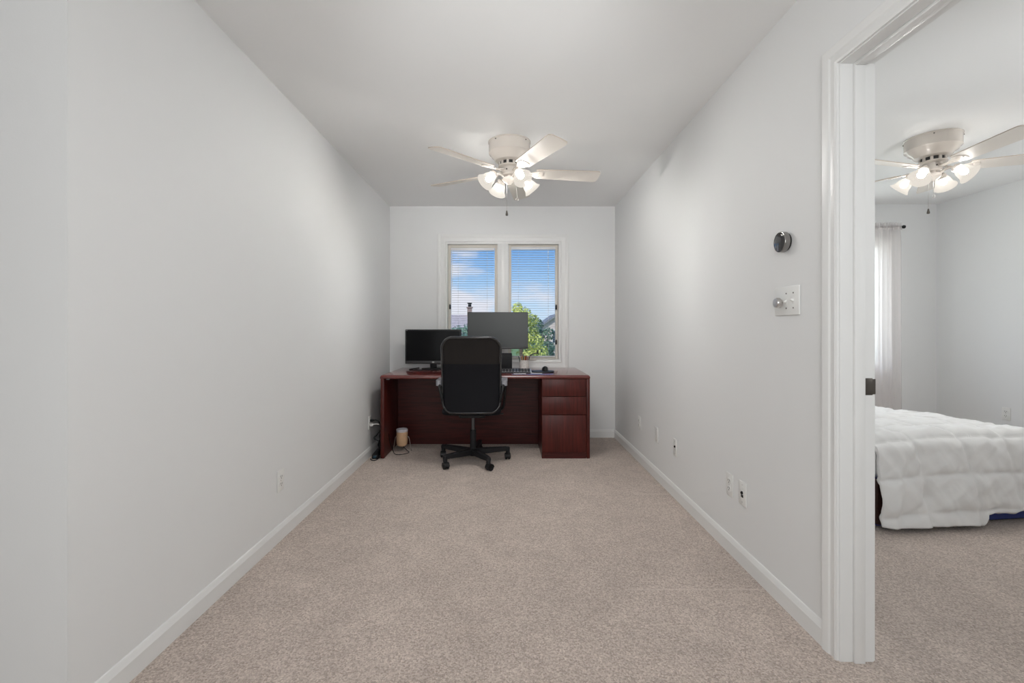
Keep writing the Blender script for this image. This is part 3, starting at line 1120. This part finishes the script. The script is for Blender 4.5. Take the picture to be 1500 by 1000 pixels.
T = [[seat.bm.verts.new(seat_f(True)(i / 14, j / 14)) for j in range(15)] for i in range(15)]
Bt = [[seat.bm.verts.new(seat_f(False)(i / 14, j / 14)) for j in range(15)] for i in range(15)]
for i in range(14):
    for j in range(14):
        seat.bm.faces.new((T[i][j], T[i + 1][j], T[i + 1][j + 1], T[i][j + 1]))
        seat.bm.faces.new((Bt[i][j], Bt[i][j + 1], Bt[i + 1][j + 1], Bt[i + 1][j]))
for i in range(14):
    seat.bm.faces.new((T[i][0], Bt[i][0], Bt[i + 1][0], T[i + 1][0]))
    seat.bm.faces.new((T[i][14], T[i + 1][14], Bt[i + 1][14], Bt[i][14]))
    seat.bm.faces.new((T[0][i], T[0][i + 1], Bt[0][i + 1], Bt[0][i]))
    seat.bm.faces.new((T[14][i], Bt[14][i], Bt[14][i + 1], T[14][i + 1]))
so = seat.build('seat', M['mesh_dark'], ch, smooth=180)
so.modifiers.new('soft', 'SUBSURF').render_levels = 1
MB().box(-.11, .11, -.13, .13, .395, .432, bev=.012).tube([(.10, .02, .41), (.24, .03, .405), (.262, .03, .405)], .007, 8).build('seat_mechanism', M['black'], ch)
for sx in (-1, 1):
    a = MB()
    path = smooth_path([(sx * .19, .10, .425), (sx * .252, .10, .44), (sx * .270, .075, .52), (sx * .276, .04, .64), (sx * .272, -.02, .684), (sx * .268, -.14, .69), (sx * .258, -.200, .65), (sx * .246, -.208, .60), (sx * .235, -.205, .545)], 5)
    a.tube(path, .0115, 10)
    ar = a.build('armrest', M['black'], ch, smooth=60)
    pdm = MB()
    pdm.prism([(x + sx * .270, y) for x, y in rrect(-.026, .026, -.18, .05, .024, 6)], .672, .718, 'xy')
    bmesh.ops.bevel(pdm.bm, geom=[e for e in pdm.bm.edges], offset=.008, segments=3, affect='EDGES', clamp_overlap=True)
    po = pdm.build('arm_pad', M['arm_grey'], ar, smooth=60)
    po['label'] = 'grey arm pad'
b = MB().lathe([(0, .400), (.0145, .400), (.0145, .27), (0, .27)], 24)
b.build('gas_lift', principled('grey_steel_column', (0.10, 0.10, 0.105), 0.35, metal=0.6), ch)
MB().lathe([(0, .275), (.024, .275), (.026, .262), (.026, .11), (.034, .10), (.036, .075), (.030, .052), (0, .050)], 28).build('column_sleeve', M['black_matte'], ch)
for k in range(5):
    a = R(10 + 72 * k)
    rm = Matrix.Rotation(a, 4, 'Z')
    leg = MB()
    sec = [(.018, .024, .062, .112), (.16, .022, .072, .114), (.285, .020, .080, .114), (.318, .016, .084, .110)]
    rings = []
    for (x, hw, z0, z1) in sec:
        rings.append([leg.bm.verts.new(rm @ Vector(v)) for v in ((x, -hw, z0), (x, hw, z0), (x, hw, z1 - .006), (x, hw - .006, z1), (x, -hw + .006, z1), (x, -hw, z1 - .006))])
    for q, w_ in zip(rings, rings[1:]):
        for i in range(6):
            leg.bm.faces.new((q[i], q[(i + 1) % 6], w_[(i + 1) % 6], w_[i]))
    leg.bm.faces.new(rings[0])
    leg.bm.faces.new(list(reversed(rings[-1])))
    leg.lathe([(0, .112), (.014, .112), (.018, .106), (.018, .058), (.012, .054), (0, .054)], 16, rm @ Matrix.Translation((.305, 0, 0)))
    lo_ = leg.build('leg', M['black_matte'], ch)
    cs = MB()
    turn = Matrix.Translation(rm @ Vector((.305, 0, 0))) @ Matrix.Rotation(a + R((90, 62, 118, 75, 100)[k]), 4, 'Z')
    cs.lathe([(.006, .088), (.006, .050), (0, .050)], 10, turn)
    for sy in (-.014, .014):
        cs.lathe([(0, -.009), (.022, -.009), (.027, -.006), (.027, .006), (.022, .009), (0, .009)], 24, turn @ Matrix.Translation((.012, sy, .027)) @ Matrix.Rotation(PI / 2, 4, 'X'))
    cs.prism([(.012 + .031 * math.cos(R(t)), .027 + .031 * math.sin(R(t))) for t in range(0, 196, 15)], -.023, .023, 'xz', turn)
    cs.build('caster', M['black'], lo_)

# ------------------------------------------------------------------ monitors
mo = tag(empty('computer_monitor', (-.735, 4.63, DZ)), 'smaller glossy black monitor on the left of the desk', 'monitor')
hw, z0, z1 = .282, .055, .400
MB().box(-hw, hw, -.010, .022, z0, z1, bev=.006).box(-.16, .16, .02, .05, z0 + .07, z1 - .05, bev=.012).build('housing', M['black'], mo)
MB().box(-hw + .017, hw - .017, -.0112, -.009, z0 + .034, z1 - .015).build('screen', M['screen'], mo)
b = MB().box(-hw + .004, hw - .004, -.013, -.009, z0 + .002, z0 + .030, bev=.004)
bz = b.build('bezel', M['bezel'], mo)
b = MB().lathe([(.013, 0), (.012, .0015), (0, .002)], 20, Matrix.Translation((0, -.013, z0 + .017)) @ Matrix.Rotation(PI / 2, 4, 'X') @ Matrix.Diagonal((1, .5, 1, 1)))
b.build('badge', M['logo'], bz)
b = MB()
for i in range(4):
    b.box(-hw + .006 + i * .005, -hw + .0095 + i * .005, -.0112, -.0098, z1 - .0115, z1 - .007)
b.build('printed_mark', M['logo'], mo)
MB().box(-.032, .032, -.002, .020, .012, z0 + .08, bev=.004).build('stand_neck', M['black'], mo)
MB().prism(rrect(-.115, .115, -.085, .06, .07, 8), .001, .011, 'xy').build('stand_base', M['black'], mo)

mo = tag(empty('computer_monitor', (-.086, 4.52, DZ)), 'larger grey screened monitor in front of the window', 'monitor')
hw, z0, z1 = .297, .208, .569
MB().box(-hw, hw, -.008, .020, z0, z1, bev=.004).box(-.18, .18, .018, .05, z0 + .06, z1 - .07, bev=.012).build('housing', M['black'], mo)
MB().box(-hw + .004, hw - .004, -.0092, -.007, z0 + .022, z1 - .004).build('screen', M['screen_matte'], mo)
MB().box(-hw + .001, hw - .001, -.0105, -.007, z0 + .001, z0 + .021, bev=.001).build('bezel', M['bezel'], mo)
MB().box(-.075, -.015, .025, .045, .012, z0 + .16, bev=.004).build('stand_neck', M['black'], mo)
MB().box(-.16, .05, -.06, .13, .001, .014, bev=.004).build('stand_base', M['black'], mo)

pcb = tag(empty('small_computer', (-.045, 4.44, DZ)), 'black upright box between the large monitor and the pencil cup', 'computer')
MB().box(-.10, .098, -.02, .02, .006, .172, bev=.004).build('case', M['black_matte'], pcb)
MB().box(-.08, .08, -.018, .018, .001, .006).build('foot', M['black'], pcb)

# ------------------------------------------------------------------ desk accessories
kb = tag(empty('keyboard', (.005, 4.28, DZ), R(-1)), 'black and silver computer keyboard on the desk in front of the pencil cup', 'keyboard')
MB().prism([(-.075, .001), (.075, .001), (.075, .026), (.06, .026), (-.06, .012), (-.075, .010)], -.225, .225, 'yz').build('case', M['key_deck'], kb)
b = MB()
for row in range(6):
    yy = -.058 + row * .0215
    zz = .012 + (yy + .06) / .12 * .014
    ncol = 15
    for cidx in range(ncol):
        x0 = -.215 + cidx * (.43 / ncol)
        b.box(x0 + .002, x0 + .43 / ncol - .002, yy, yy + .017, zz - .002, zz + .008, bev=.0015, seg=1)
b.build('keys', M['key'], kb)
MB().prism([(-.098, .001), (-.076, .001), (-.076, .010), (-.085, .012), (-.096, .008)], -.20, .215, 'yz').build('wrist_rest', M['black'], kb)

pc = tag(empty('pencil_cup', (.172, 4.47, DZ)), 'pale speckled cup full of pencils under the window', 'cup')
MB().lathe([(0, .001), (.042, .001), (.046, .006), (.046, .104), (.042, .104), (.042, .010), (0, .010)], 32).build('cup_body', M['cup'], pc)
cols = ['red', 'yellow', 'brown', 'dark_green', 'yellow', 'red', 'brown', 'dark_green', 'brown', 'yellow']
names = {'red': 'red', 'yellow': 'yellow', 'brown': 'brown', 'dark_green': 'dark green'}
order = ['leftmost in the cup, leaning out over the rim', 'second from the left in the cup', 'left of the middle in the cup', 'rising tallest in the cup', 'in the middle of the cup', 'right of the middle in the cup', 'behind the red ones in the cup', 'rightmost in the cup, leaning out over the rim', 'leaning right near the rim of the cup', 'at the back of the cup']
px = [-.036, -.024, -.014, -.008, .002, .012, .018, .036, .028, .006]
cols = ['dark_green', 'brown', 'yellow', 'dark_green', 'yellow', 'red', 'brown', 'dark_green', 'red', 'brown']
for i in range(10):
    lean = px[i] * (1.3 if abs(px[i]) > .03 else .7)
    y = -.02 + .012 * ((i * 3) % 4)
    tall = .168 if i == 3 else (.145 + .004 * ((i * 5) % 4))
    b0 = Vector((px[i] * .55, y * .6, .014))
    t0 = Vector((px[i] + lean * .45, y, tall))
    d = empty('pencil', Vector((.172, 4.47, DZ)) + b0)
    tag(d, names[cols[i]] + ' pencil ' + order[i], 'pencil', 'pencils in the speckled cup')
    MB().tube([(0, 0, 0), (t0 - b0) * .9], .0042, 7).build('shaft', M[cols[i]], d)
    MB().tube([(t0 - b0) * .9, (t0 - b0)], [.0042, .0016], 7).build('tip', M['brown'] if cols[i] != 'dark_green' else M['black'], d)

pad = MB()
pad.prism([(x, y) for x, y in rrect(-.105, .105, -.085, .085, .05, 8)], .001, .014, 'xy')
bmesh.ops.bevel(pad.bm, geom=list(pad.bm.edges), offset=.004, segments=2, affect='EDGES', clamp_overlap=True)
po = pad.build('mouse_pad', M['black'], None, loc=(.335, 4.30, DZ))
tag(po, 'round cornered black mouse pad on the right of the desk', 'mouse pad')
ms = tag(empty('computer_mouse', (.362, 4.33, DZ + .0145)), 'black computer mouse resting on the mouse pad', 'mouse')
b = MB()


def mouse_f(u, v):
    th_, ph = 2 * PI * u, PI / 2 * v
    return Vector((.031 * math.cos(th_) * math.cos(ph) ** .55 * (1 + .08 * math.sin(th_)), .052 * math.sin(th_) * math.cos(ph) ** .55, .001 + .036 * math.sin(ph) * (1 - .12 * math.sin(th_))))


b.grid(mouse_f, 28, 10)
bmesh.ops.remove_doubles(b.bm, verts=b.bm.verts, dist=.0005)
b.build('body', M['black'], ms, smooth=60)
MB().lathe([(0, -.004), (.008, -.004), (.009, 0), (.008, .004), (0, .004)], 16, Matrix.Translation((0, .030, .030)) @ Matrix.Rotation(PI / 2, 4, 'Y')).build('scroll_wheel', M['bezel'], ms)
for x, y, rz, lab in ((.12, 4.155, 4, 'small white patch standing in for window glare in front of the keyboard'), (.27, 4.205, -12, 'small white patch standing in for window glare half under the mouse pad')):
    pp = MB().box(-.055, .055, -.03, .03, .0006, .0016).build('glare_patch', M['paper'], None, smooth=0, loc=(x, y, DZ))  # thin white patch in place of window glare on the desktop
    pp.rotation_euler = (0, 0, R(rz))
    tag(pp, lab, 'paper')
pp = MB().box(-.065, .065, -.035, .035, .0006, .030, bev=.001).build('notepad', M['paper'], None, loc=(-.665, 4.765, DZ))
pp.rotation_euler = (0, 0, R(2))
tag(pp, 'white notepad beside the left monitor, half behind the chair', 'notepad')


def cord(name, pts, r, mat, label, cat='cable'):
    o = MB().tube(smooth_path(pts, 8), r, 8).build(name, mat, None, smooth=60)
    return tag(o, label, cat)


z = DZ + .006
cord('cable', [(-.90, 4.74, z), (-.92, 4.66, z), (-.95, 4.58, z), (-.95, 4.52, z), (-.88, 4.485, z), (-.80, 4.495, z), (-.72, 4.50, z), (-.66, 4.49, z)], .005, M['black'], 'black cable looped on the desktop before the left monitor')
cord('cable', [(-.585, 4.64, z), (-.60, 4.685, z + .018), (-.63, 4.722, z + .035), (-.65, 4.765, z + .034), (-.61, 4.785, z + .034), (-.57, 4.78, z + .020), (-.51, 4.77, z)], .005, M['black'], 'black cable lying over the white notepad')

# ------------------------------------------------------------------ floor gadget and power cords
dv = tag(empty('lantern_speaker', (-.975, 4.30, 0)), 'small peach lantern on thin tripod legs under the desk', 'lantern')
MB().lathe([(0, .048), (.024, .050), (.042, .060), (.050, .078), (.052, .10), (.052, .192), (.050, .194), (0, .194)], 32).build('body', M['wood_light'], dv)
tp_ = MB().lathe([(.0525, .186), (.0535, .192), (.0535, .206), (.050, .212), (.042, .212), (.036, .204), (.018, .202), (.014, .208), (0, .209)], 32).build('top_cap', M['device_grey'], dv)
tp_['label'] = 'pale grey top cap'
for k in range(3):
    a = R(-15 + 120 * k) if k < 3 else 0
    a = R((5, 175, 90)[k])
    ca, sa = math.cos(a), math.sin(a)
    MB().tube(smooth_path([(ca * .051, sa * .051, .135), (ca * .058, sa * .058, .137), (ca * .066, sa * .066, .12), (ca * .076, sa * .076, .06), (ca * .086, sa * .086, .003)]), .0034, 8).build('leg', M['chrome'], dv)
cord('cable', [(-1.07, 4.18, .20), (-1.06, 4.20, .10), (-1.04, 4.22, .03), (-1.02, 4.20, .006), (-.98, 4.17, .006), (-.93, 4.19, .006), (-.90, 4.25, .006), (-.94, 4.33, .008), (-.97, 4.31, .046)], .003, M['black'], 'thin black cable curling to the small lantern under the desk')

# plugs and cords at the outlet beside the desk (outlet at XL, 4.13, .305)
wc = tag(empty('power_cable', (XL, 4.13, .305)), 'white power cord plugged into the lower socket beside the desk', 'power cord')
MB().box(.0095, .038, -.014, .014, -.032, -.008, bev=.004).build('plug', M['plate'], wc)
MB().tube(smooth_path([(.036, 0, -.020), (.058, .004, -.014), (.085, .02, -.022), (.105, .05, -.05), (.108, .12, -.09), (.107, .3, -.16), (.09, .5, -.25)]), .0055, 8).build('lead', M['cord_white'], wc)
bc = tag(empty('power_cable', (XL, 4.13, .305)), 'black power cord plugged into the upper socket beside the desk', 'power cord')
MB().box(.0095, .036, -.013, .013, .008, .030, bev=.004).build('plug', M['black'], bc)
MB().tube(smooth_path([(.034, 0, .018), (.060, -.004, .022), (.085, 0, .005), (.095, .02, -.06), (.070, .0, -.11), (.045, -.01, -.135), (.070, -.03, -.15), (.090, 0, -.17), (.085, .03, -.225), (.075, .02, -.255)]), .0050, 8).build('lead', M['black'], bc)
bc = tag(empty('power_cable', (XL, 4.13, 0)), 'thick black cords hanging in a bundle between the wall and desk', 'power cord')
for (dx, dy, ph) in ((.070, .10, 0), (.080, .085, 1.3), (.086, .11, 2.2), (.074, .125, 3.1)):
    pts = [(dx + .012 * math.sin(ph + i * 1.1), dy + .02 * math.cos(ph * 2 + i), .20 - .029 * i) for i in range(6)]
    MB().tube(smooth_path([(dx - .01, dy + .05, .26)] + pts, 6), .0075, 8).build('lead', M['black'], bc)
ps = tag(empty('power_strip', (XL + .062, 4.20, 0), R(4)), 'dark power strip on the carpet between the wall and desk', 'power strip')
MB().box(-.024, .024, -.16, .16, .001, .040, bev=.006).build('body', M['black'], ps)
MB().box(-.014, .014, -.162, -.155, .010, .030, bev=.003).build('switch', M['teal'], ps)
cord('cable', [(-1.19, 4.03, .006), (-1.165, 3.99, .006), (-1.135, 3.995, .006), (-1.125, 4.06, .006), (-1.13, 4.10, .006)], .0045, M['black'], 'black cable end curled on the carpet by the left desk leg')

# ------------------------------------------------------------------ bed
BED = (2.075, 2.60, 0)
BRZ = R(6.5)
BW_, BL_, BH = 1.15, 2.02, .510
bed = tag(empty('bed', BED, BRZ), 'low bed in the bedroom, mostly hidden under a white comforter', 'bed')
mt = MB().box(.05, BW_ - .05, .05, BL_, .27, BH - .045, bev=.05, seg=4).build('mattress', M['comforter'], bed)
bx = MB().box(.05, BW_ - .04, .030, BL_, .012, .27, bev=.01, seg=3).build('box_spring', M['blue_fabric'], bed)
bx['label'] = 'blue box spring'
MB().box(.03, .05, .03, BL_, .03, .285, bev=.004).build('side_rail', M['dark_wood'], bed)
MB().box(.03, .19, .008, .028, .03, .285, bev=.004).build('corner_post', M['dark_wood'], bed)
for (x, y) in ((.08, .14), (BW_ - .08, .14), (.08, BL_ - .1), (BW_ - .08, BL_ - .1)):
    MB().lathe([(0, .0), (.03, .0), (.03, .013), (0, .013)], 16, Matrix.Translation((x, y, 0))).build('leg', M['black'], bed)

cf = MB()
RR = .085
DROP = BH - .09
SMAX = DROP + RR * (PI / 2 - 1)


def comforter_base(s, t):
    hx, hy = RR, RR
    qx = min(s, BW_ - hx)
    qy = max(t, hy)
    ex, ey = s - qx, t - qy
    l2 = math.hypot(ex, ey)
    # a pucker of the surface towards the head, puffier in the middle
    zt = BH + .022 * math.sin(PI * min(1, max(0, s / BW_))) - .075 * max(0, (t - .55) / 1.3)
    if l2 < 1e-6:
        return Vector((s, t, zt))
    l = (abs(ex) ** 5 + abs(ey) ** 5) ** .2
    dx, dy = ex / l2, ey / l2
    if l < RR * PI / 2:
        a = l / RR
        hz, dp = RR * math.sin(a), RR * (1 - math.cos(a))
    else:
        ex2 = l - RR * PI / 2
        hz, dp = RR + .10 * ex2, RR + ex2
    return Vector((qx + dx * hz, qy + dy * hz, zt - dp))


def quilt(s, t):
    qs, qt = .30, .205
    a = (s + .05 * math.sin(t * 3.0)) / qs + .12
    c2 = (t - .02) / qt
    da = abs(a - round(a)) * qs
    dc = abs(c2 - round(c2)) * qt
    h = .026 * (1 - math.exp(-da / .020)) * (1 - math.exp(-dc / .020))
    v = Vector((s * 2.2 + t * 2.0, t * 7 - s * 4.5, 0))
    wr = noise.noise(v) * .010 + noise.noise(v * 2.7 + Vector((5, 1, 2))) * .0075 + abs(noise.noise(Vector((s * 9 + t * 6, t * 3 - s * 2, 9)))) * -.012
    if t > RR:
        v2 = Vector((s * 5, t * 16, 3))
        wr = wr * .8 + noise.noise(v2) * .008 + noise.noise(v2 * 2.3) * .005
    # overlapped vertical fold in the foot drape
    fold = .030 * math.exp(-((s - BW_ * .53) / .055) ** 2) * min(1, max(0, -t / .25)) + .022 * math.exp(-((s - .16 - .2 * t) / .04) ** 2) * min(1, max(0, -t / .2))
    rip = .010 * math.sin(s * 21 + 2 * math.sin(s * 9)) * min(1, max(0, -t / .45))
    dg = 0
    if t < RR:
        k3 = min(1, (RR - t) / .12)
        dg = k3 * (-.016 * abs(noise.noise(Vector((s * 5.5 + t * 4.0, t * 2.2 - s * 1.4, 4)))) + .007 * noise.noise(Vector((s * 13 + t * 9, t * 6, 7))))
    return h + wr + fold + rip + dg


def comforter_f(u, v):
    s = .01 + (BW_ + SMAX * .9) * u
    # the right part of the foot drape hangs a little shorter
    k_ = min(1, max(0, (s - BW_ * .54) / .04))
    lim = SMAX - .068 * k_ * k_ * (3 - 2 * k_) - .035 * max(0, 1 - s / .4) + .006 * math.sin(s * 11)
    t = -lim + (BL_ - .05 + lim) * v
    p0 = comforter_base(s, t)
    e = .004
    n_ = (comforter_base(s + e, t) - comforter_base(s - e, t)).cross(comforter_base(s, t + e) - comforter_base(s, t - e))
    if n_.length < 1e-12:
        n_ = Vector((0, 0, 1))
    n_.normalize()
    return p0 + n_ * quilt(s, t)


cf.grid(comforter_f, 230, 260)
co = cf.build('comforter', M['comforter'], None, smooth=180)
co.location = BED
co.rotation_euler = (0, 0, BRZ)
tag(co, 'puffy white quilted comforter draped over the bed', 'comforter')
sd = co.modifiers.new('thickness', 'SOLIDIFY')
sd.thickness = .022
sd.offset = -1

# ------------------------------------------------------------------ outdoors
G = -3.2
struct(MB().box(-90, 90, 6.5, 160, G - .2, G).build('ground', M['grass']))


def tree(name, loc, clumps, leaf, label, n_leaf, size, seed, trunk_r=.14):
    rg = random.Random(seed)
    root = tag(empty(name, loc), label, 'tree')
    top_z = max(c_[2] for c_ in clumps)
    MB().tube([(0, 0, 0), (.05, 0, top_z * .5), (0, .05, top_z * .9)], [trunk_r, trunk_r * .8, trunk_r * .3], 8).build('trunk', M['bark'], root)
    b = MB()
    vol = [c_[3] * c_[4] for c_ in clumps]
    tot = sum(vol)
    for c_, v_ in zip(clumps, vol):
        for _ in range(int(n_leaf * v_ / tot)):
            d = Vector((rg.gauss(0, 1), rg.gauss(0, 1), rg.gauss(0, 1))).normalized()
            rr = rg.uniform(.55, 1.0) ** .6
            p_ = Vector((c_[0] + d.x * c_[3] * rr, c_[1] + d.y * c_[3] * rr, c_[2] + d.z * c_[4] * rr))
            q = (d + Vector((rg.uniform(-.8, .8), rg.uniform(-.8, .8), rg.uniform(-.8, .8)))).normalized()
            u = q.orthogonal().normalized()
            w_ = q.cross(u)
            a_ = rg.uniform(0, PI)
            u, w_ = u * math.cos(a_) + w_ * math.sin(a_), w_ * math.cos(a_) - u * math.sin(a_)
            s_ = size * rg.uniform(.6, 1.3)
            b.bm.faces.new([b.bm.verts.new(p_ + k_) for k_ in (u * s_, w_ * s_ * .5, -u * s_, -w_ * s_ * .5)])
    b.build('foliage', M[leaf], root, smooth=0)
    return root


def clump_set(rg_seed, n, rx, rz, zc_, rad):
    rg = random.Random(rg_seed)
    return [(rg.uniform(-rx, rx), rg.uniform(-rx * .6, rx * .6), zc_ + rg.uniform(-rz, rz), rad * rg.uniform(.7, 1.2), rad * rg.uniform(.7, 1.1)) for _ in range(n)]


tree('leafy_tree', (.85, 28, G), clump_set(1, 16, 1.0, 2.0, 3.1, .62) + [(.1, 0, 5.2, .6, .55), (-.2, 0, 5.6, .35, .4), (.9, 0, 3.6, .55, .6), (1.25, 0, 2.9, .5, .5)], 'leaf_lime', 'sunlit lime green tree outside, behind the large monitor', 5200, .10, 3)
tree('leafy_tree', (2.45, 33, G), clump_set(2, 14, .55, 1.7, 2.9, .6) + [(-.35, 0, 4.6, .55, .55), (-.75, 0, 4.9, .4, .4), (.55, 0, 4.0, .45, .5)], 'leaf_green', 'dark blue green tree outside, just right of the lime tree', 4200, .12, 5)
tree('leafy_tree', (-2.5, 25, G), clump_set(4, 18, 1.2, 1.5, 2.6, .7) + [(-.9, 0, 4.0, .5, .5)], 'leaf_green', 'blue green tree outside, left of the large monitor', 5200, .11, 8)
for i, (x, y, lab) in enumerate(((2.75, 22, 'round yellow green bush outside, at the lower right of the window'), (1.0, 19, 'round yellow green bush outside, below the lime tree'), (-.9, 21, 'round yellow green bush outside, hidden beyond the black upright box'))):
    tree('garden_bush', (x, y, G), clump_set(20 + i, 9, .7, .5, 1.5, .6), 'leaf_lime', lab, 2200, .10, 30 + i)['category'] = 'bush'


def house(name, loc, w_, d_, wall_h, roof_h, ridge, label, mats, windows, chimney=None, over=.35):
    root = tag(empty(name, loc), label, 'house')
    MB().box(-w_ / 2, w_ / 2, 0, d_, 0, wall_h).build('wall', M[mats[0]], root)
    b = MB()
    if ridge == 'x':
        b.prism([(-over, wall_h - .1), (d_ / 2, wall_h + roof_h), (d_ + over, wall_h - .1), (d_ + over, wall_h - .28), (d_ / 2, wall_h + roof_h - .2), (-over, wall_h - .28)], -w_ / 2 - over, w_ / 2 + over, 'yz')
        b.build('roof', M[mats[1]], root)
        MB().prism([(0, wall_h - .02), (d_ / 2, wall_h + roof_h - .15), (d_, wall_h - .02)], -w_ / 2, w_ / 2, 'yz').build('gable', M[mats[0]], root)
    else:
        b.prism([(-w_ / 2 - over, wall_h - .1), (0, wall_h + roof_h), (w_ / 2 + over, wall_h - .1), (w_ / 2 + over, wall_h - .3), (0, wall_h + roof_h - .22), (-w_ / 2 - over, wall_h - .3)], -over, d_ + over, 'xz')
        b.build('roof', M[mats[1]], root)
        MB().prism([(-w_ / 2, wall_h - .02), (0, wall_h + roof_h - .15), (w_ / 2, wall_h - .02)], 0, d_, 'xz').build('gable', M[mats[0]], root)
    for (x0, x1, z0, z1) in windows:
        fr = MB().box(x0 - .08, x1 + .08, -.05, .02, z0 - .08, z1 + .08).build('window', M['trim'], root)
        MB().box(x0, x1, -.07, -.02, z0, z1).build('pane', M['pane'], fr)
    if chimney:
        cx, cy, z0, z1, s_ = chimney
        ch_ = MB().box(cx - s_, cx + s_, cy - s_, cy + s_, z0, z1).box(cx - s_ - .07, cx + s_ + .07, cy - s_ - .07, cy + s_ + .07, z1, z1 + .12).build('chimney', M['brick'], root)
        MB().lathe([(.15, z1 + .12), (.15, z1 + .38), (.22, z1 + .42), (.22, z1 + .48), (0, z1 + .5)], 12, Matrix.Translation((cx, cy, 0))).build('chimney_pot', M['black_matte'], ch_)
    return root


house('house', (-6.4, 38, G), 7.0, 8.0, 3.3, 2.35, 'x', 'house outside with a pale roof and a chimney, left of the large monitor', ('siding', 'shingle'), ((-2.5, -1.4, 1.0, 2.4), (1.0, 2.1, 1.0, 2.4)), (3.05, 3.9, 5.0, 6.25, .2))
house('house', (5.1, 46, G), 4.6, 8.0, 4.2, 1.75, 'y', 'pale pink gabled house outside, at the right edge of the window', ('siding', 'shingle_dark'), ((-.5, .5, 3.0, 4.2), (-1.7, -.7, .8, 2.0)))
